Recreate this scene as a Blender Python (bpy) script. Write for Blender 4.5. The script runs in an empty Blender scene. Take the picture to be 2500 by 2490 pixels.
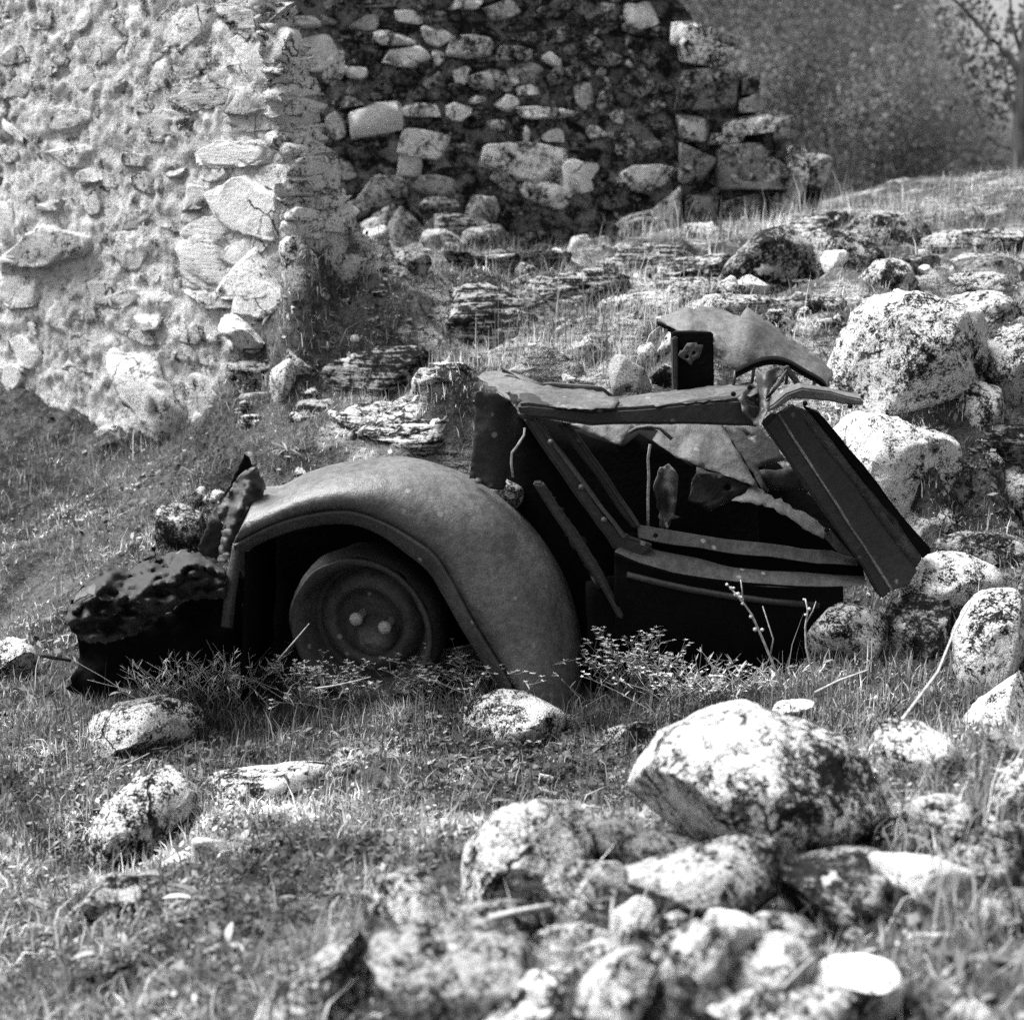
import bpy, bmesh, math, random
import numpy as np
from mathutils import Vector, Matrix, geometry

# ------------------------------------------------------------------ camera, sky, sun, exposure
S = bpy.context.scene
COL = S.collection
PITCH = math.radians(12.0)
FPX, CX, CY, CAMZ = 3570.0, 1250.0, 1245.0, 1.5
cam_d = bpy.data.cameras.new('camera')
cam = bpy.data.objects.new('camera', cam_d); COL.objects.link(cam)
cam.location = (0, 0, CAMZ)
cam.rotation_euler = (math.pi/2 - PITCH, 0, 0)
cam_d.sensor_width = 36.0
cam_d.lens = FPX/2500.0*36.0
cam_d.clip_start = 0.05; cam_d.clip_end = 2000.0
cam_d.dof.use_dof = True
cam_d.dof.focus_distance = 4.45
cam_d.dof.aperture_fstop = 2.7
S.camera = cam

SUN_FROM = Vector((-0.46, 0.12, 0.88)).normalized()
W = bpy.data.worlds.new('World'); S.world = W; W.use_nodes = True
wn, wl = W.node_tree.nodes, W.node_tree.links
wn.clear()
sky = wn.new('ShaderNodeTexSky'); sky.sky_type = 'NISHITA'; sky.sun_disc = False
sky.sun_elevation = math.asin(SUN_FROM.z)
sky.sun_rotation = math.atan2(SUN_FROM.x, SUN_FROM.y)
sky.air_density = 1.6; sky.dust_density = 4.0
bw = wn.new('ShaderNodeRGBToBW')
bg = wn.new('ShaderNodeBackground'); bg.inputs['Strength'].default_value = 0.065
wo = wn.new('ShaderNodeOutputWorld')
wl.new(sky.outputs[0], bw.inputs[0]); wl.new(bw.outputs[0], bg.inputs[0]); wl.new(bg.outputs[0], wo.inputs[0])

sun_d = bpy.data.lights.new('sun', 'SUN'); sun_d.energy = 3.7; sun_d.angle = math.radians(40.0)
sun_d.color = (1, 1, 1)
sun = bpy.data.objects.new('sun', sun_d); COL.objects.link(sun)
sun.rotation_euler = SUN_FROM.to_track_quat('Z', 'Y').to_euler()
sun.location = (-6, 2, 9)

S.view_settings.view_transform = 'Standard'
S.view_settings.look = 'None'
S.view_settings.exposure = 1.65
S.view_settings.gamma = 1.0
S.view_settings.use_curve_mapping = False
S.render.engine = 'CYCLES'
S.cycles.use_denoising = False
S.cycles.max_bounces = 5
S.cycles.diffuse_bounces = 2
S.cycles.glossy_bounces = 2
S.cycles.transmission_bounces = 3
S.cycles.use_adaptive_sampling = False

RNG = np.random.default_rng(7)
random.seed(5)

# ------------------------------------------------------------------ helpers
CP, SP = math.cos(PITCH), math.sin(PITCH)
def P(px, py, Y):
    """a point of the place seen towards (px, py), Y metres ahead"""
    u = (px-CX)/FPX; v = (CY-py)/FPX
    dy = CP + v*SP; dz = -SP + v*CP
    t = Y/dy
    return Vector((u*t, Y, CAMZ + dz*t))
def ray(px, py):
    u = (px-CX)/FPX; v = (CY-py)/FPX
    return Vector((u, CP + v*SP, -SP + v*CP))
def pxm(Y): return Y/FPX          # metres per picture element at that distance

def _hash(ix, iy, iz, seed):
    n = (ix.astype(np.int64)*374761393 + iy.astype(np.int64)*668265263 + iz.astype(np.int64)*2147483647 + seed*974711) & 0xffffffff
    n = ((n ^ (n >> 13))*1274126177) & 0xffffffff
    n = (n ^ (n >> 16))
    n = (n*2246822519) & 0xffffffff
    return ((n ^ (n >> 15)) & 0xffff)/65535.0
def vnoise(p, seed=0):
    p = np.asarray(p, float)
    i = np.floor(p).astype(np.int64); f = p-i; f = f*f*(3-2*f)
    r = 0
    for dx in (0, 1):
        wx = f[:,0] if dx else 1-f[:,0]
        for dy in (0, 1):
            wy = f[:,1] if dy else 1-f[:,1]
            for dz in (0, 1):
                wz = f[:,2] if dz else 1-f[:,2]
                r = r + wx*wy*wz*_hash(i[:,0]+dx, i[:,1]+dy, i[:,2]+dz, seed)
    return r
def fbm(p, octv=4, seed=0, gain=0.5):
    p = np.asarray(p, float); a = 1.0; r = 0; s = 0
    for o in range(octv):
        r = r + a*(vnoise(p*(2.03**o)+o*17.3, seed+o)-0.5); s += a; a *= gain
    return r/s*2

def setp(o, label=None, cat=None, group=None, kind=None):
    if label: o['label'] = label
    if cat: o['category'] = cat
    if group: o['group'] = group
    if kind: o['kind'] = kind
    return o
def mesh_np(name, verts, faces, mat=None, smooth=True, attrs=None):
    """mesh from numpy arrays; faces an (n,3) or (n,4) array"""
    verts = np.asarray(verts, np.float32); faces = np.asarray(faces, np.int32)
    me = bpy.data.meshes.new(name)
    me.vertices.add(len(verts)); me.vertices.foreach_set('co', verts.ravel())
    k = faces.shape[1]
    me.loops.add(faces.size); me.loops.foreach_set('vertex_index', faces.ravel())
    me.polygons.add(len(faces))
    me.polygons.foreach_set('loop_start', np.arange(0, faces.size, k, dtype=np.int32))
    me.polygons.foreach_set('loop_total', np.full(len(faces), k, np.int32))
    if smooth: me.polygons.foreach_set('use_smooth', np.ones(len(faces), bool))
    me.update(calc_edges=True); me.validate()
    if attrs:
        for an, av in attrs.items():
            a = me.attributes.new(an, 'FLOAT', 'POINT'); a.data.foreach_set('value', np.asarray(av, np.float32))
    if mat: me.materials.append(mat)
    return me
def link(name, me, parent=None, loc=None):
    o = bpy.data.objects.new(name, me); COL.objects.link(o)
    if parent is not None: o.parent = parent
    if loc is not None: o.location = loc
    return o
def empty(name, loc=(0, 0, 0)):
    o = bpy.data.objects.new(name, None); COL.objects.link(o); o.location = loc; o.empty_display_size = 0.1
    return o
def from_bm(name, bm, mat, parent=None, smooth=False, origin=None):
    if origin is not None:
        for v in bm.verts: v.co -= origin
    me = bpy.data.meshes.new(name); bm.to_mesh(me); bm.free()
    if smooth:
        for p in me.polygons: p.use_smooth = True
    me.materials.append(mat)
    return link(name, me, parent)

# ------------------------------------------------------------------ materials
def nmat(name):
    m = bpy.data.materials.new(name); m.use_nodes = True
    nt = m.node_tree; nt.nodes.clear()
    out = nt.nodes.new('ShaderNodeOutputMaterial')
    b = nt.nodes.new('ShaderNodeBsdfPrincipled')
    b.inputs['Specular IOR Level'].default_value = 0.25
    nt.links.new(b.outputs[0], out.inputs[0])
    return m, nt, b, out
class N:
    def __init__(s, nt): s.nt = nt
    def new(s, t, **k):
        n = s.nt.nodes.new(t)
        for a, v in k.items(): setattr(n, a, v)
        return n
    def put(s, sock, v):
        if isinstance(v, (int, float)): sock.default_value = v
        elif isinstance(v, (tuple, list)): sock.default_value = v
        else: s.nt.links.new(v, sock)
    def math(s, op, a, b=0.0, c=None, clamp=False):
        n = s.new('ShaderNodeMath', operation=op, use_clamp=clamp)
        s.put(n.inputs[0], a); s.put(n.inputs[1], b)
        if c is not None: s.put(n.inputs[2], c)
        return n.outputs[0]
    def noise(s, vec, scale, detail=5, rough=0.6, dist=0.0):
        n = s.new('ShaderNodeTexNoise'); n.inputs['Scale'].default_value = scale
        n.inputs['Detail'].default_value = detail; n.inputs['Roughness'].default_value = rough
        n.inputs['Distortion'].default_value = dist
        s.put(n.inputs['Vector'], vec); return n.outputs[0]
    def voro(s, vec, scale, feature='F1', rnd=1.0):
        n = s.new('ShaderNodeTexVoronoi', feature=feature); n.inputs['Scale'].default_value = scale
        n.inputs['Randomness'].default_value = rnd
        s.put(n.inputs['Vector'], vec); return n.outputs[0]
    def step(s, v, lo, hi, a=0.0, b=1.0):
        n = s.new('ShaderNodeMapRange', interpolation_type='SMOOTHSTEP')
        s.put(n.inputs[0], v); s.put(n.inputs[1], lo); s.put(n.inputs[2], hi); s.put(n.inputs[3], a); s.put(n.inputs[4], b)
        return n.outputs[0]
    def mix(s, f, a, b):
        n = s.new('ShaderNodeMix', data_type='FLOAT')
        s.put(n.inputs[0], f); s.put(n.inputs[2], a); s.put(n.inputs[3], b); return n.outputs[0]
    def bump(s, h, strength, dist):
        n = s.new('ShaderNodeBump'); n.inputs['Strength'].default_value = strength; n.inputs['Distance'].default_value = dist
        s.put(n.inputs['Height'], h); return n.outputs[0]
    def vec_off(s, base='Object'):
        tc = s.new('ShaderNodeTexCoord'); oi = s.new('ShaderNodeObjectInfo')
        mul = s.math('MULTIPLY', oi.outputs['Random'], 57.0)
        va = s.new('ShaderNodeVectorMath', operation='ADD')
        s.put(va.inputs[0], tc.outputs[base]); s.put(va.inputs[1], mul)
        return va.outputs[0], oi
def vscale(n, vec, sc):
    m = n.new('ShaderNodeVectorMath', operation='MULTIPLY'); n.put(m.inputs[0], vec); n.put(m.inputs[1], sc); return m.outputs[0]

def make_rock_material():
    # object colour: red = tone of the bare stone, green = share of dark lichen and moss, blue = strength of layering
    m, nt, b, out = nmat('lichened_granite'); n = N(nt)
    vec, oi = n.vec_off()
    sep = n.new('ShaderNodeSeparateColor'); nt.links.new(oi.outputs['Color'], sep.inputs[0])
    tone, moss, band = sep.outputs[0], sep.outputs[1], sep.outputs[2]
    sx = n.new('ShaderNodeSeparateXYZ'); tcr = n.new('ShaderNodeTexCoord'); nt.links.new(tcr.outputs['Object'], sx.inputs[0])
    side = n.math('MULTIPLY', n.math('SUBTRACT', 1.0, oi.outputs['Alpha']), n.step(n.math('ADD', sx.outputs[0], n.math('MULTIPLY', n.math('SUBTRACT', n.noise(tcr.outputs['Object'], 9, 4, .6), 0.5), 0.22)), -0.03, 0.05))
    mossy = n.math('ADD', moss, side)
    fr = n.math('FRACT', n.math('MULTIPLY', oi.outputs['Random'], 17.3))
    sc_ = n.new('ShaderNodeVectorMath', operation='SCALE'); nt.links.new(vec, sc_.inputs[0]); n.put(sc_.inputs['Scale'], n.math('ADD', 0.75, n.math('MULTIPLY', fr, 0.7))); vec = sc_.outputs[0]
    patch = n.noise(vec, 6.0, 6, 0.65, 0.5)
    speck = n.noise(vec, 34.0, 6, 0.78)
    fine = n.noise(vec, 140.0, 4, 0.75)
    rot = n.new('ShaderNodeMapping'); rot.inputs['Rotation'].default_value = (0.35, 0.28, 0.1); rot.inputs['Scale'].default_value = (2.2, 2.2, 26.0)
    nt.links.new(vec, rot.inputs[0])
    lay = n.noise(rot.outputs[0], 2.6, 5, 0.7, 0.5)
    t0 = n.math('ADD', n.math('MULTIPLY', patch, 0.34), n.math('ADD', n.math('MULTIPLY', speck, 0.38), n.math('MULTIPLY', fine, 0.28)))
    t1 = n.math('ADD', n.math('MULTIPLY', lay, 0.55), n.math('MULTIPLY', speck, 0.45))
    t = n.math('ADD', n.math('MULTIPLY', n.math('SUBTRACT', n.mix(band, t0, t1), 0.5), 2.6), 0.5)
    f = n.step(t, n.math('SUBTRACT', mossy, 0.10), n.math('ADD', mossy, 0.10))
    grain = n.step(fine, 0.3, 0.7, 0.62, 1.25)
    light = n.math('MULTIPLY', tone, grain)
    dark = n.math('MULTIPLY', n.step(speck, 0.35, 0.7, 0.3, 1.7), 0.016)
    col = n.mix(f, dark, light)
    spot = n.math('MULTIPLY', n.step(n.math('ADD', n.noise(vec, 11.0, 3, 0.5), n.math('MULTIPLY', fine, 0.12)), 0.70, 0.74), 0.9)
    col = n.mix(spot, col, n.math('ADD', n.math('MULTIPLY', tone, 0.55), 0.30))
    wv = n.new('ShaderNodeVectorMath', operation='ADD'); n.put(wv.inputs[0], vec)
    wn_ = n.new('ShaderNodeTexNoise'); wn_.inputs['Scale'].default_value = 5.0; wn_.inputs['Detail'].default_value = 5; n.put(wn_.inputs['Vector'], vec)
    ws = n.new('ShaderNodeVectorMath', operation='SCALE'); nt.links.new(wn_.outputs['Color'], ws.inputs[0]); ws.inputs['Scale'].default_value = 0.35; nt.links.new(ws.outputs[0], wv.inputs[1])
    ck = n.voro(wv.outputs[0], 2.4, 'DISTANCE_TO_EDGE')
    crack = n.math('MULTIPLY', n.step(ck, 0.003, 0.018, 1.0, 0.0), n.step(n.noise(vec, 3.1, 3, .5), 0.52, 0.60))
    col = n.mix(n.math('MULTIPLY', crack, 0.9), col, 0.012)
    n.put(b.inputs['Base Color'], col)
    b.inputs['Roughness'].default_value = 0.93
    b.inputs['Specular IOR Level'].default_value = 0.12
    h = n.math('ADD', n.math('MULTIPLY', speck, 0.6), n.math('ADD', n.math('MULTIPLY', fine, 0.2), n.math('SUBTRACT', n.math('MULTIPLY', n.mix(band, patch, lay), 1.4), n.math('MULTIPLY', crack, 0.8))))
    n.put(b.inputs['Normal'], n.bump(h, 0.95, 0.025))
    return m
ROCK = make_rock_material()

def make_mortar(name, lo, hi, dark, dshare, plaster=None):
    m, nt, b, out = nmat(name); n = N(nt)
    tc = n.new('ShaderNodeTexCoord'); vec = tc.outputs['Object']
    big = n.noise(vec, 2.2, 4, 0.6, 0.3); mid = n.noise(vec, 11, 5, 0.65); fine = n.noise(vec, 120, 4, 0.7)
    t = n.math('ADD', n.math('MULTIPLY', big, 0.5), n.math('ADD', n.math('MULTIPLY', mid, 0.3), n.math('MULTIPLY', fine, 0.2)))
    col = n.step(t, 0.33, 0.67, lo, hi)
    d = n.step(n.math('ADD', n.math('MULTIPLY', mid, 0.65), n.math('MULTIPLY', fine, 0.35)), dshare-0.06, dshare+0.06, 1.0, 0.0)
    col = n.mix(d, col, dark)
    if plaster:
        sx = n.new('ShaderNodeSeparateXYZ'); nt.links.new(vec, sx.inputs[0])
        pm = n.step(n.math('ADD', sx.outputs[0], n.math('MULTIPLY', n.math('SUBTRACT', big, 0.5), 1.6)), plaster[0]-.25, plaster[0]+.25, 1.0, 0.0)
        col = n.mix(n.math('MULTIPLY', pm, n.step(mid, .35, .5)), col, plaster[1])
    col = n.math('MULTIPLY', col, n.step(fine, 0.3, 0.7, 0.7, 1.3))
    n.put(b.inputs['Base Color'], col); b.inputs['Roughness'].default_value = 0.95; b.inputs['Specular IOR Level'].default_value = 0.1
    h = n.math('ADD', n.math('MULTIPLY', mid, 1.0), n.math('MULTIPLY', fine, 0.35))
    n.put(b.inputs['Normal'], n.bump(h, 1.0, 0.03))
    return m
MORTAR_L = make_mortar('pale_lime_mortar', 0.40, 0.74, 0.08, 0.435)
MORTAR_D = make_mortar('dark_mortar', 0.035, 0.30, 0.012, 0.50, (-1.2, 0.20))  # darker mortar for the back wall, greyer towards its left end

def make_rust(name, base, spots, rough=0.55, spec=0.45):
    m, nt, b, out = nmat(name); n = N(nt)
    tc = n.new('ShaderNodeTexCoord'); vec = tc.outputs['Object']
    big = n.noise(vec, 5, 5, 0.6, 0.3); fine = n.noise(vec, 260, 3, 0.7); mid = n.noise(vec, 40, 4, 0.6)
    col = n.math('MULTIPLY', n.step(big, 0.32, 0.68, base*0.68, base*1.28), n.step(fine, 0.28, 0.72, 0.55, 1.45))
    col = n.math('MULTIPLY', col, n.step(mid, 0.36, 0.58, 0.74, 1.1))
    if spots:
        v = n.voro(vec, 17.0); r = n.noise(vec, 6.0, 2, 0.5)
        wob = n.math('ADD', v, n.math('MULTIPLY', n.math('SUBTRACT', mid, 0.5), 0.22))
        s = n.step(wob, 0.10, 0.17, 1.0, 0.0)
        s = n.math('MULTIPLY', s, n.step(r, 0.50, 0.58, 0.0, spots))
        col = n.mix(s, col, 0.26)
    n.put(b.inputs['Base Color'], col)
    b.inputs['Metallic'].default_value = 0.0
    n.put(b.inputs['Roughness'], n.step(big, 0.3, 0.7, rough-0.08, rough+0.15))
    b.inputs['Specular IOR Level'].default_value = spec
    h = n.math('ADD', n.math('MULTIPLY', fine, 0.25), n.math('ADD', mid, n.math('MULTIPLY', big, 0.6)))
    n.put(b.inputs['Normal'], n.bump(h, 0.6, 0.007))
    return m
RUST = make_rust('rusted_steel', 0.042, 0.8)
RUST_D = make_rust('dark_rusted_steel', 0.016, 0.6, 0.7)  # darker rust copy: shade on faces turned from the sun put into colour
RUST_P = make_rust('pale_rusted_steel', 0.085, 0.5, 0.6, 0.35)  # paler rust copy: light on the upturned sheets put into colour
NEAR_BLACK = make_rust('near_black_steel', 0.003, 0.0, 0.9, 0.1)  # shade inside and under the body is put into this colour

def make_plant(name, trans=0.35, spec=0.15):
    m, nt, b, out = nmat(name); n = N(nt)
    at = n.new('ShaderNodeAttribute'); at.attribute_name = 'tone'
    n.put(b.inputs['Base Color'], at.outputs['Fac']); b.inputs['Roughness'].default_value = 0.7
    b.inputs['Specular IOR Level'].default_value = spec
    tr = n.new('ShaderNodeBsdfTranslucent'); n.put(tr.inputs[0], at.outputs['Fac'])
    mx = n.new('ShaderNodeMixShader'); mx.inputs[0].default_value = trans
    nt.links.new(b.outputs[0], mx.inputs[1]); nt.links.new(tr.outputs[0], mx.inputs[2]); nt.links.new(mx.outputs[0], out.inputs[0])
    return m
GRASS = make_plant('grass_blades'); LEAF = make_plant('leaves', 0.25); TREELEAF = make_plant('tree_leaves', 0.5, 0.0)

def make_soil():
    m, nt, b, out = nmat('mossy_soil'); n = N(nt)
    tc = n.new('ShaderNodeTexCoord'); vec = tc.outputs['Object']
    big = n.noise(vec, 3.0, 4, 0.6); mid = n.noise(vec, 35, 5, 0.7); fine = n.noise(vec, 160, 3, 0.7)
    t = n.math('ADD', n.math('MULTIPLY', big, 0.4), n.math('ADD', n.math('MULTIPLY', mid, 0.35), n.math('MULTIPLY', fine, 0.25)))
    col = n.step(t, 0.38, 0.66, 0.015, 0.17)
    # bedrock showing through the turf of the slope
    sx = n.new('ShaderNodeSeparateXYZ'); nt.links.new(vec, sx.inputs[0])
    lay = n.noise(vscale(n, vec, (3, 5, 22)), 3.0, 6, 0.75, 0.4)
    rk = n.step(n.math('ADD', n.math('MULTIPLY', lay, .6), n.math('MULTIPLY', fine, .4)), 0.40, 0.58, 0.02, 0.46)
    mk = n.math('MULTIPLY', n.math('MULTIPLY', n.step(sx.outputs[1], 5.0, 5.3), n.step(sx.outputs[0], -1.0, -.8)), n.step(n.noise(vec, 2.4, 4, .6), 0.44, 0.54))
    col = n.mix(mk, col, rk)
    n.put(b.inputs['Base Color'], col); b.inputs['Roughness'].default_value = 1.0; b.inputs['Specular IOR Level'].default_value = 0.0
    n.put(b.inputs['Normal'], n.bump(n.math('ADD', mid, n.math('MULTIPLY', fine, 0.5)), 1.0, 0.03))
    return m
SOIL = make_soil()
def make_bark():
    m, nt, b, out = nmat('bark'); n = N(nt)
    tc = n.new('ShaderNodeTexCoord'); v = vscale(n, tc.outputs['Object'], (6, 6, 1.2))
    t = n.noise(v, 4, 5, 0.7)
    n.put(b.inputs['Base Color'], n.step(t, 0.3, 0.7, 0.03, 0.12)); b.inputs['Roughness'].default_value = 0.95
    n.put(b.inputs['Normal'], n.bump(t, 0.8, 0.03)); return m
BARK = make_bark()
def make_straw():
    m, nt, b, out = nmat('dry_stalk'); n = N(nt)
    tc = n.new('ShaderNodeTexCoord'); t = n.noise(tc.outputs['Object'], 60, 3, 0.6)
    n.put(b.inputs['Base Color'], n.step(t, 0.3, 0.7, 0.22, 0.46)); b.inputs['Roughness'].default_value = 0.8; return m
STRAW = make_straw()

# ------------------------------------------------------------------ the ground
ctrl = []
def cw(*pts): ctrl.extend(pts)
def cp_(*pts):
    for (px, py, Y) in pts: ctrl.append(tuple(P(px, py, Y)))
cw((-4, 0, 0), (0, 0, 0.1), (4, 0, 0.4), (-3, 2, 0), (-.9, 2, 0), (-1.5, 3.2, 0), (-0.4, 3.3, 0), (0.25, 3.4, 0), (-3, 3.4, 0),
   (-1.1, 4.0, 0), (-0.4, 4.15, 0), (0.3, 4.15, 0), (0.75, 4.1, 0.03), (-2.2, 4.3, 0.0))
for px in (700, 1000, 1300, 1600, 1850):
    x = (px-CX)/FPX*4.5
    cw((x, 4.35, 0.0), (x*1.03, 4.65, 0.02), (x*1.09, 4.98, 0.03))
cp_((0, 1650, 4.6), (0, 1300, 6.0), (0, 1060, 6.6), (400, 1130, 6.35), (300, 1250, 5.75), (550, 1070, 6.0), (500, 1250, 5.25), (400, 1350, 4.95),
    (100, 1480, 5.15), (640, 960, 5.75), (830, 570, 6.15), (720, 770, 5.9), (560, 900, 6.0), (700, 1080, 5.35), (950, 1090, 5.1), (850, 900, 5.7), (1100, 900, 5.6),
    (1000, 700, 6.5), (1000, 640, 7.2), (1300, 660, 7.2), (1400, 800, 6.0), (1300, 940, 5.35), (1500, 940, 5.3), (1700, 930, 5.3), (1700, 750, 6.2), (1700, 590, 7.3),
    (2000, 540, 7.6), (2000, 700, 6.2), (2300, 490, 8.0), (2500, 430, 8.2), (2500, 600, 6.8), (2300, 650, 6.3), (2500, 700, 5.9), (1900, 880, 5.4), (2050, 850, 5.5),
    (2300, 1370, 4.7), (2500, 1380, 4.7), (2100, 1640, 4.2), (1950, 1650, 4.2), (2450, 1740, 3.7), (2250, 1740, 3.85), (2600, 1500, 4.4),
    (1600, 2100, 2.55), (2000, 2110, 2.5), (2400, 2100, 2.5), (1330, 2270, 2.3), (1000, 2350, 2.15), (1600, 2400, 2.05), (2100, 2400, 2.0), (2500, 2400, 2.0), (1500, 2600, 1.75), (2300, 2600, 1.75), (2500, 1850, 3.0), (2200, 1850, 3.0))
cw((-4, 7, 0.55), (-4.5, 4, 0.0), (-3, 9, 1.0), (-1, 8.6, 1.22), (0.3, 8.6, 1.2), (1.3, 8.7, 1.3), (2.6, 9.5, 1.62), (4, 8, 1.7), (4, 5, 0.9), (3.5, 3.5, 0.25), (-2, 12, 1.2), (1, 12, 1.15), (4, 12, 1.2), (7, 9, 1.6), (-7, 8, .6))
ctrl = np.array(ctrl)
cxy = ctrl[:, :2]; cz = ctrl[:, 2]
D = np.linalg.norm(cxy[:, None]-cxy[None], axis=2)
Wt = np.linalg.solve(np.block([[D, np.ones((len(D), 1))], [np.ones((1, len(D))), np.zeros((1, 1))]]), np.append(cz, 0))
BEDS = []
def ground_z(x, y, bumps=True):
    x = np.atleast_1d(np.asarray(x, float)); y = np.atleast_1d(np.asarray(y, float))
    z = np.empty(len(x))
    for a in range(0, len(x), 40000):
        sl = slice(a, a+40000)
        q = np.stack([x[sl], y[sl]], 1)
        z[sl] = np.linalg.norm(q[:, None]-cxy[None], axis=2) @ Wt[:-1] + Wt[-1]
    far = np.clip((np.hypot(x, y-5)-7)/6, 0, 1); far = far*far*(3-2*far)
    z = z*(1-far) + np.clip(1.0*(y-2)/8, 0, 1.0)*far
    for (bx, by, A, sx, sy) in BEDS:
        z = z + A*np.exp(-0.5*(((x-bx)/sx)**2+((y-by)/sy)**2))
    if bumps:
        q3 = np.stack([x, y, np.zeros_like(x)], 1)
        near = 1-far
        slope = np.clip((y-5.05)/.5, 0, 1)*np.clip((8.0-y)/1.0, 0, 1)
        rg_ = 1-2*np.abs(fbm(q3*np.array([[2.2, 3.4, 1.]])+4, 3, 51))
        z = z + near*slope*(0.075*np.maximum(rg_, -.2)+0.03*fbm(q3*11, 3, 57))
        z = z + near*(0.05*fbm(q3*1.7, 3, 3) + 0.034*fbm(q3*7, 3, 9) + 0.015*fbm(q3*26, 2, 12))
    return z
def gz(x, y): return float(ground_z([x], [y])[0])
def hit(px, py):
    d = ray(px, py); Ys = np.linspace(1.3, 11.5, 520)
    t = Ys/d.y; z = ground_z(d.x*t, Ys); rz = CAMZ+d.z*t
    k = np.argmax(rz <= z)
    return Ys[k] if (rz <= z).any() else 9.0

def axis(lo, hi, flo, fhi, step):
    fine = np.arange(flo, fhi+1e-6, step)
    def grow(a, b):
        out = []; s = step; v = a
        while abs(v-b) > 1e-6:
            s *= 1.25; v = v + math.copysign(s, b-a)
            if (b-a > 0 and v > b) or (b-a < 0 and v < b): v = b
            out.append(v)
        return out
    return np.array(sorted(grow(flo, lo)) + list(fine) + grow(fhi, hi))
# ------------------------------------------------------------------ stones
_ico = {}
def ico(s):
    if s not in _ico:
        bm = bmesh.new(); bmesh.ops.create_icosphere(bm, subdivisions=s, radius=1.0)
        v = np.array([q.co[:] for q in bm.verts]); f = np.array([[q.index for q in t.verts] for t in bm.faces]); bm.free()
        _ico[s] = (v/np.linalg.norm(v, axis=1)[:, None], f)
    return _ico[s]
def outline_radius(poly, ang):
    """radial distance of a star-shaped polygon (n,2) around the origin"""
    r = np.full(len(ang), 1e-3); dx, dy = np.cos(ang), np.sin(ang)
    n = len(poly)
    for i in range(n):
        a = poly[i]; e = poly[(i+1) % n]-a
        den = dx*e[1]-dy*e[0]
        with np.errstate(divide='ignore', invalid='ignore'):
            t = (a[0]*e[1]-a[1]*e[0])/den; s = (a[0]*dy-a[1]*dx)/den
        ok = (t > 0) & (s >= -1e-6) & (s <= 1+1e-6) & np.isfinite(t)
        r = np.where(ok, np.maximum(r, t), r)
    return r
def stone_verts(poly, depth, seed, sub=4, box=0.72, cuts=7, rough=0.06, flat_top=None, band=0.0, face=None, fit=True, keep=False):
    """local coordinates: x right, y away, z up; poly (n,2) in metres gives the x-z outline"""
    rg = np.random.default_rng(seed)
    d, f = ico(sub)
    ang = np.arctan2(d[:, 2], d[:, 0]); s = np.hypot(d[:, 0], d[:, 2])
    R = outline_radius(poly, ang)
    # soften the polygon a little
    R = 0.84*R + 0.08*outline_radius(poly, ang+0.05) + 0.08*outline_radius(poly, ang-0.05)
    pl = s**box
    v = np.stack([R*pl*np.cos(ang), depth*np.sign(d[:, 1])*np.abs(d[:, 1])**box, R*pl*np.sin(ang)], 1)
    size = (np.abs(poly).max(0).sum())/2
    for k in range(cuts):
        nn = rg.normal(size=3); nn[1] = -abs(nn[1])*0.9 if rg.random() < .8 else abs(nn[1])*.5
        if keep: nn[1] = -abs(nn[1])*.6-.45
        if k == 0 and flat_top is not None: nn = np.array(flat_top, float)
        nn /= np.linalg.norm(nn)
        pr = v @ nn; m = pr.max()*rg.uniform(*((0.46, 0.78) if keep else (0.42, 0.74)))
        ex = np.maximum(pr-m, 0)
        v = v - nn[None]*(ex*0.985)[:, None]
    for k in range(0 if face is not None else (16 if sub > 3 else 10)):      # chipped corners
        nn = rg.normal(size=3); nn /= np.linalg.norm(nn)
        pr = v @ nn; ex = np.maximum(pr-pr.max()*rg.uniform(.87, .96), 0)
        v = v - nn[None]*ex[:, None]
    if fit:
        for ax, pa in ((0, 0), (2, 1)):
            lo, hi = v[:, ax].min(), v[:, ax].max(); a, b = poly[:, pa].min(), poly[:, pa].max()
            v[:, ax] = a+(v[:, ax]-lo)*(b-a)/(hi-lo)
    if face is not None:
        v[:, 1] = np.maximum(v[:, 1], -depth*face)
    amp = size*rough
    q = v/size
    nrm = v/np.linalg.norm(v, axis=1)[:, None]
    rid = 1-2*np.abs(fbm(q*2.6+seed*1.7, 3, seed+21))
    disp = 0.5*fbm(q*1.6+seed*3.1, 2, seed) + 0.9*fbm(q*4.5+seed, 4, seed+5, .6) + 0.7*fbm(q*14+seed, 3, seed+9) + 0.4*rid
    if band:
        qb = q.copy(); qb[:, 2] = q[:, 2]+0.35*q[:, 0]
        st = fbm(np.stack([qb[:, 0]*1.3, qb[:, 1]*1.3, qb[:, 2]*9], 1), 3, seed+2)
        disp = disp + band*1.6*st
    v = v + nrm*(amp*disp)[:, None]
    return v, f
def rect_poly(w, h, rot, seed):
    rg = np.random.default_rng(seed+78); a, b = w/2, h/2
    p = np.array([(-a, -b), (-a*.9, -b*1.02), (0, -b), (a*.92, -b), (a, -b*.9), (a, 0), (a, b*.9), (a*.92, b), (0, b), (-a*.92, b), (-a, b*.88), (-a, 0)])
    p = p+rg.normal(0, .03, p.shape)*np.array([w, h])[None]
    c, s_ = math.cos(math.radians(rot)), math.sin(math.radians(rot))
    return p @ np.array([[c, s_], [-s_, c]])
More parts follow.
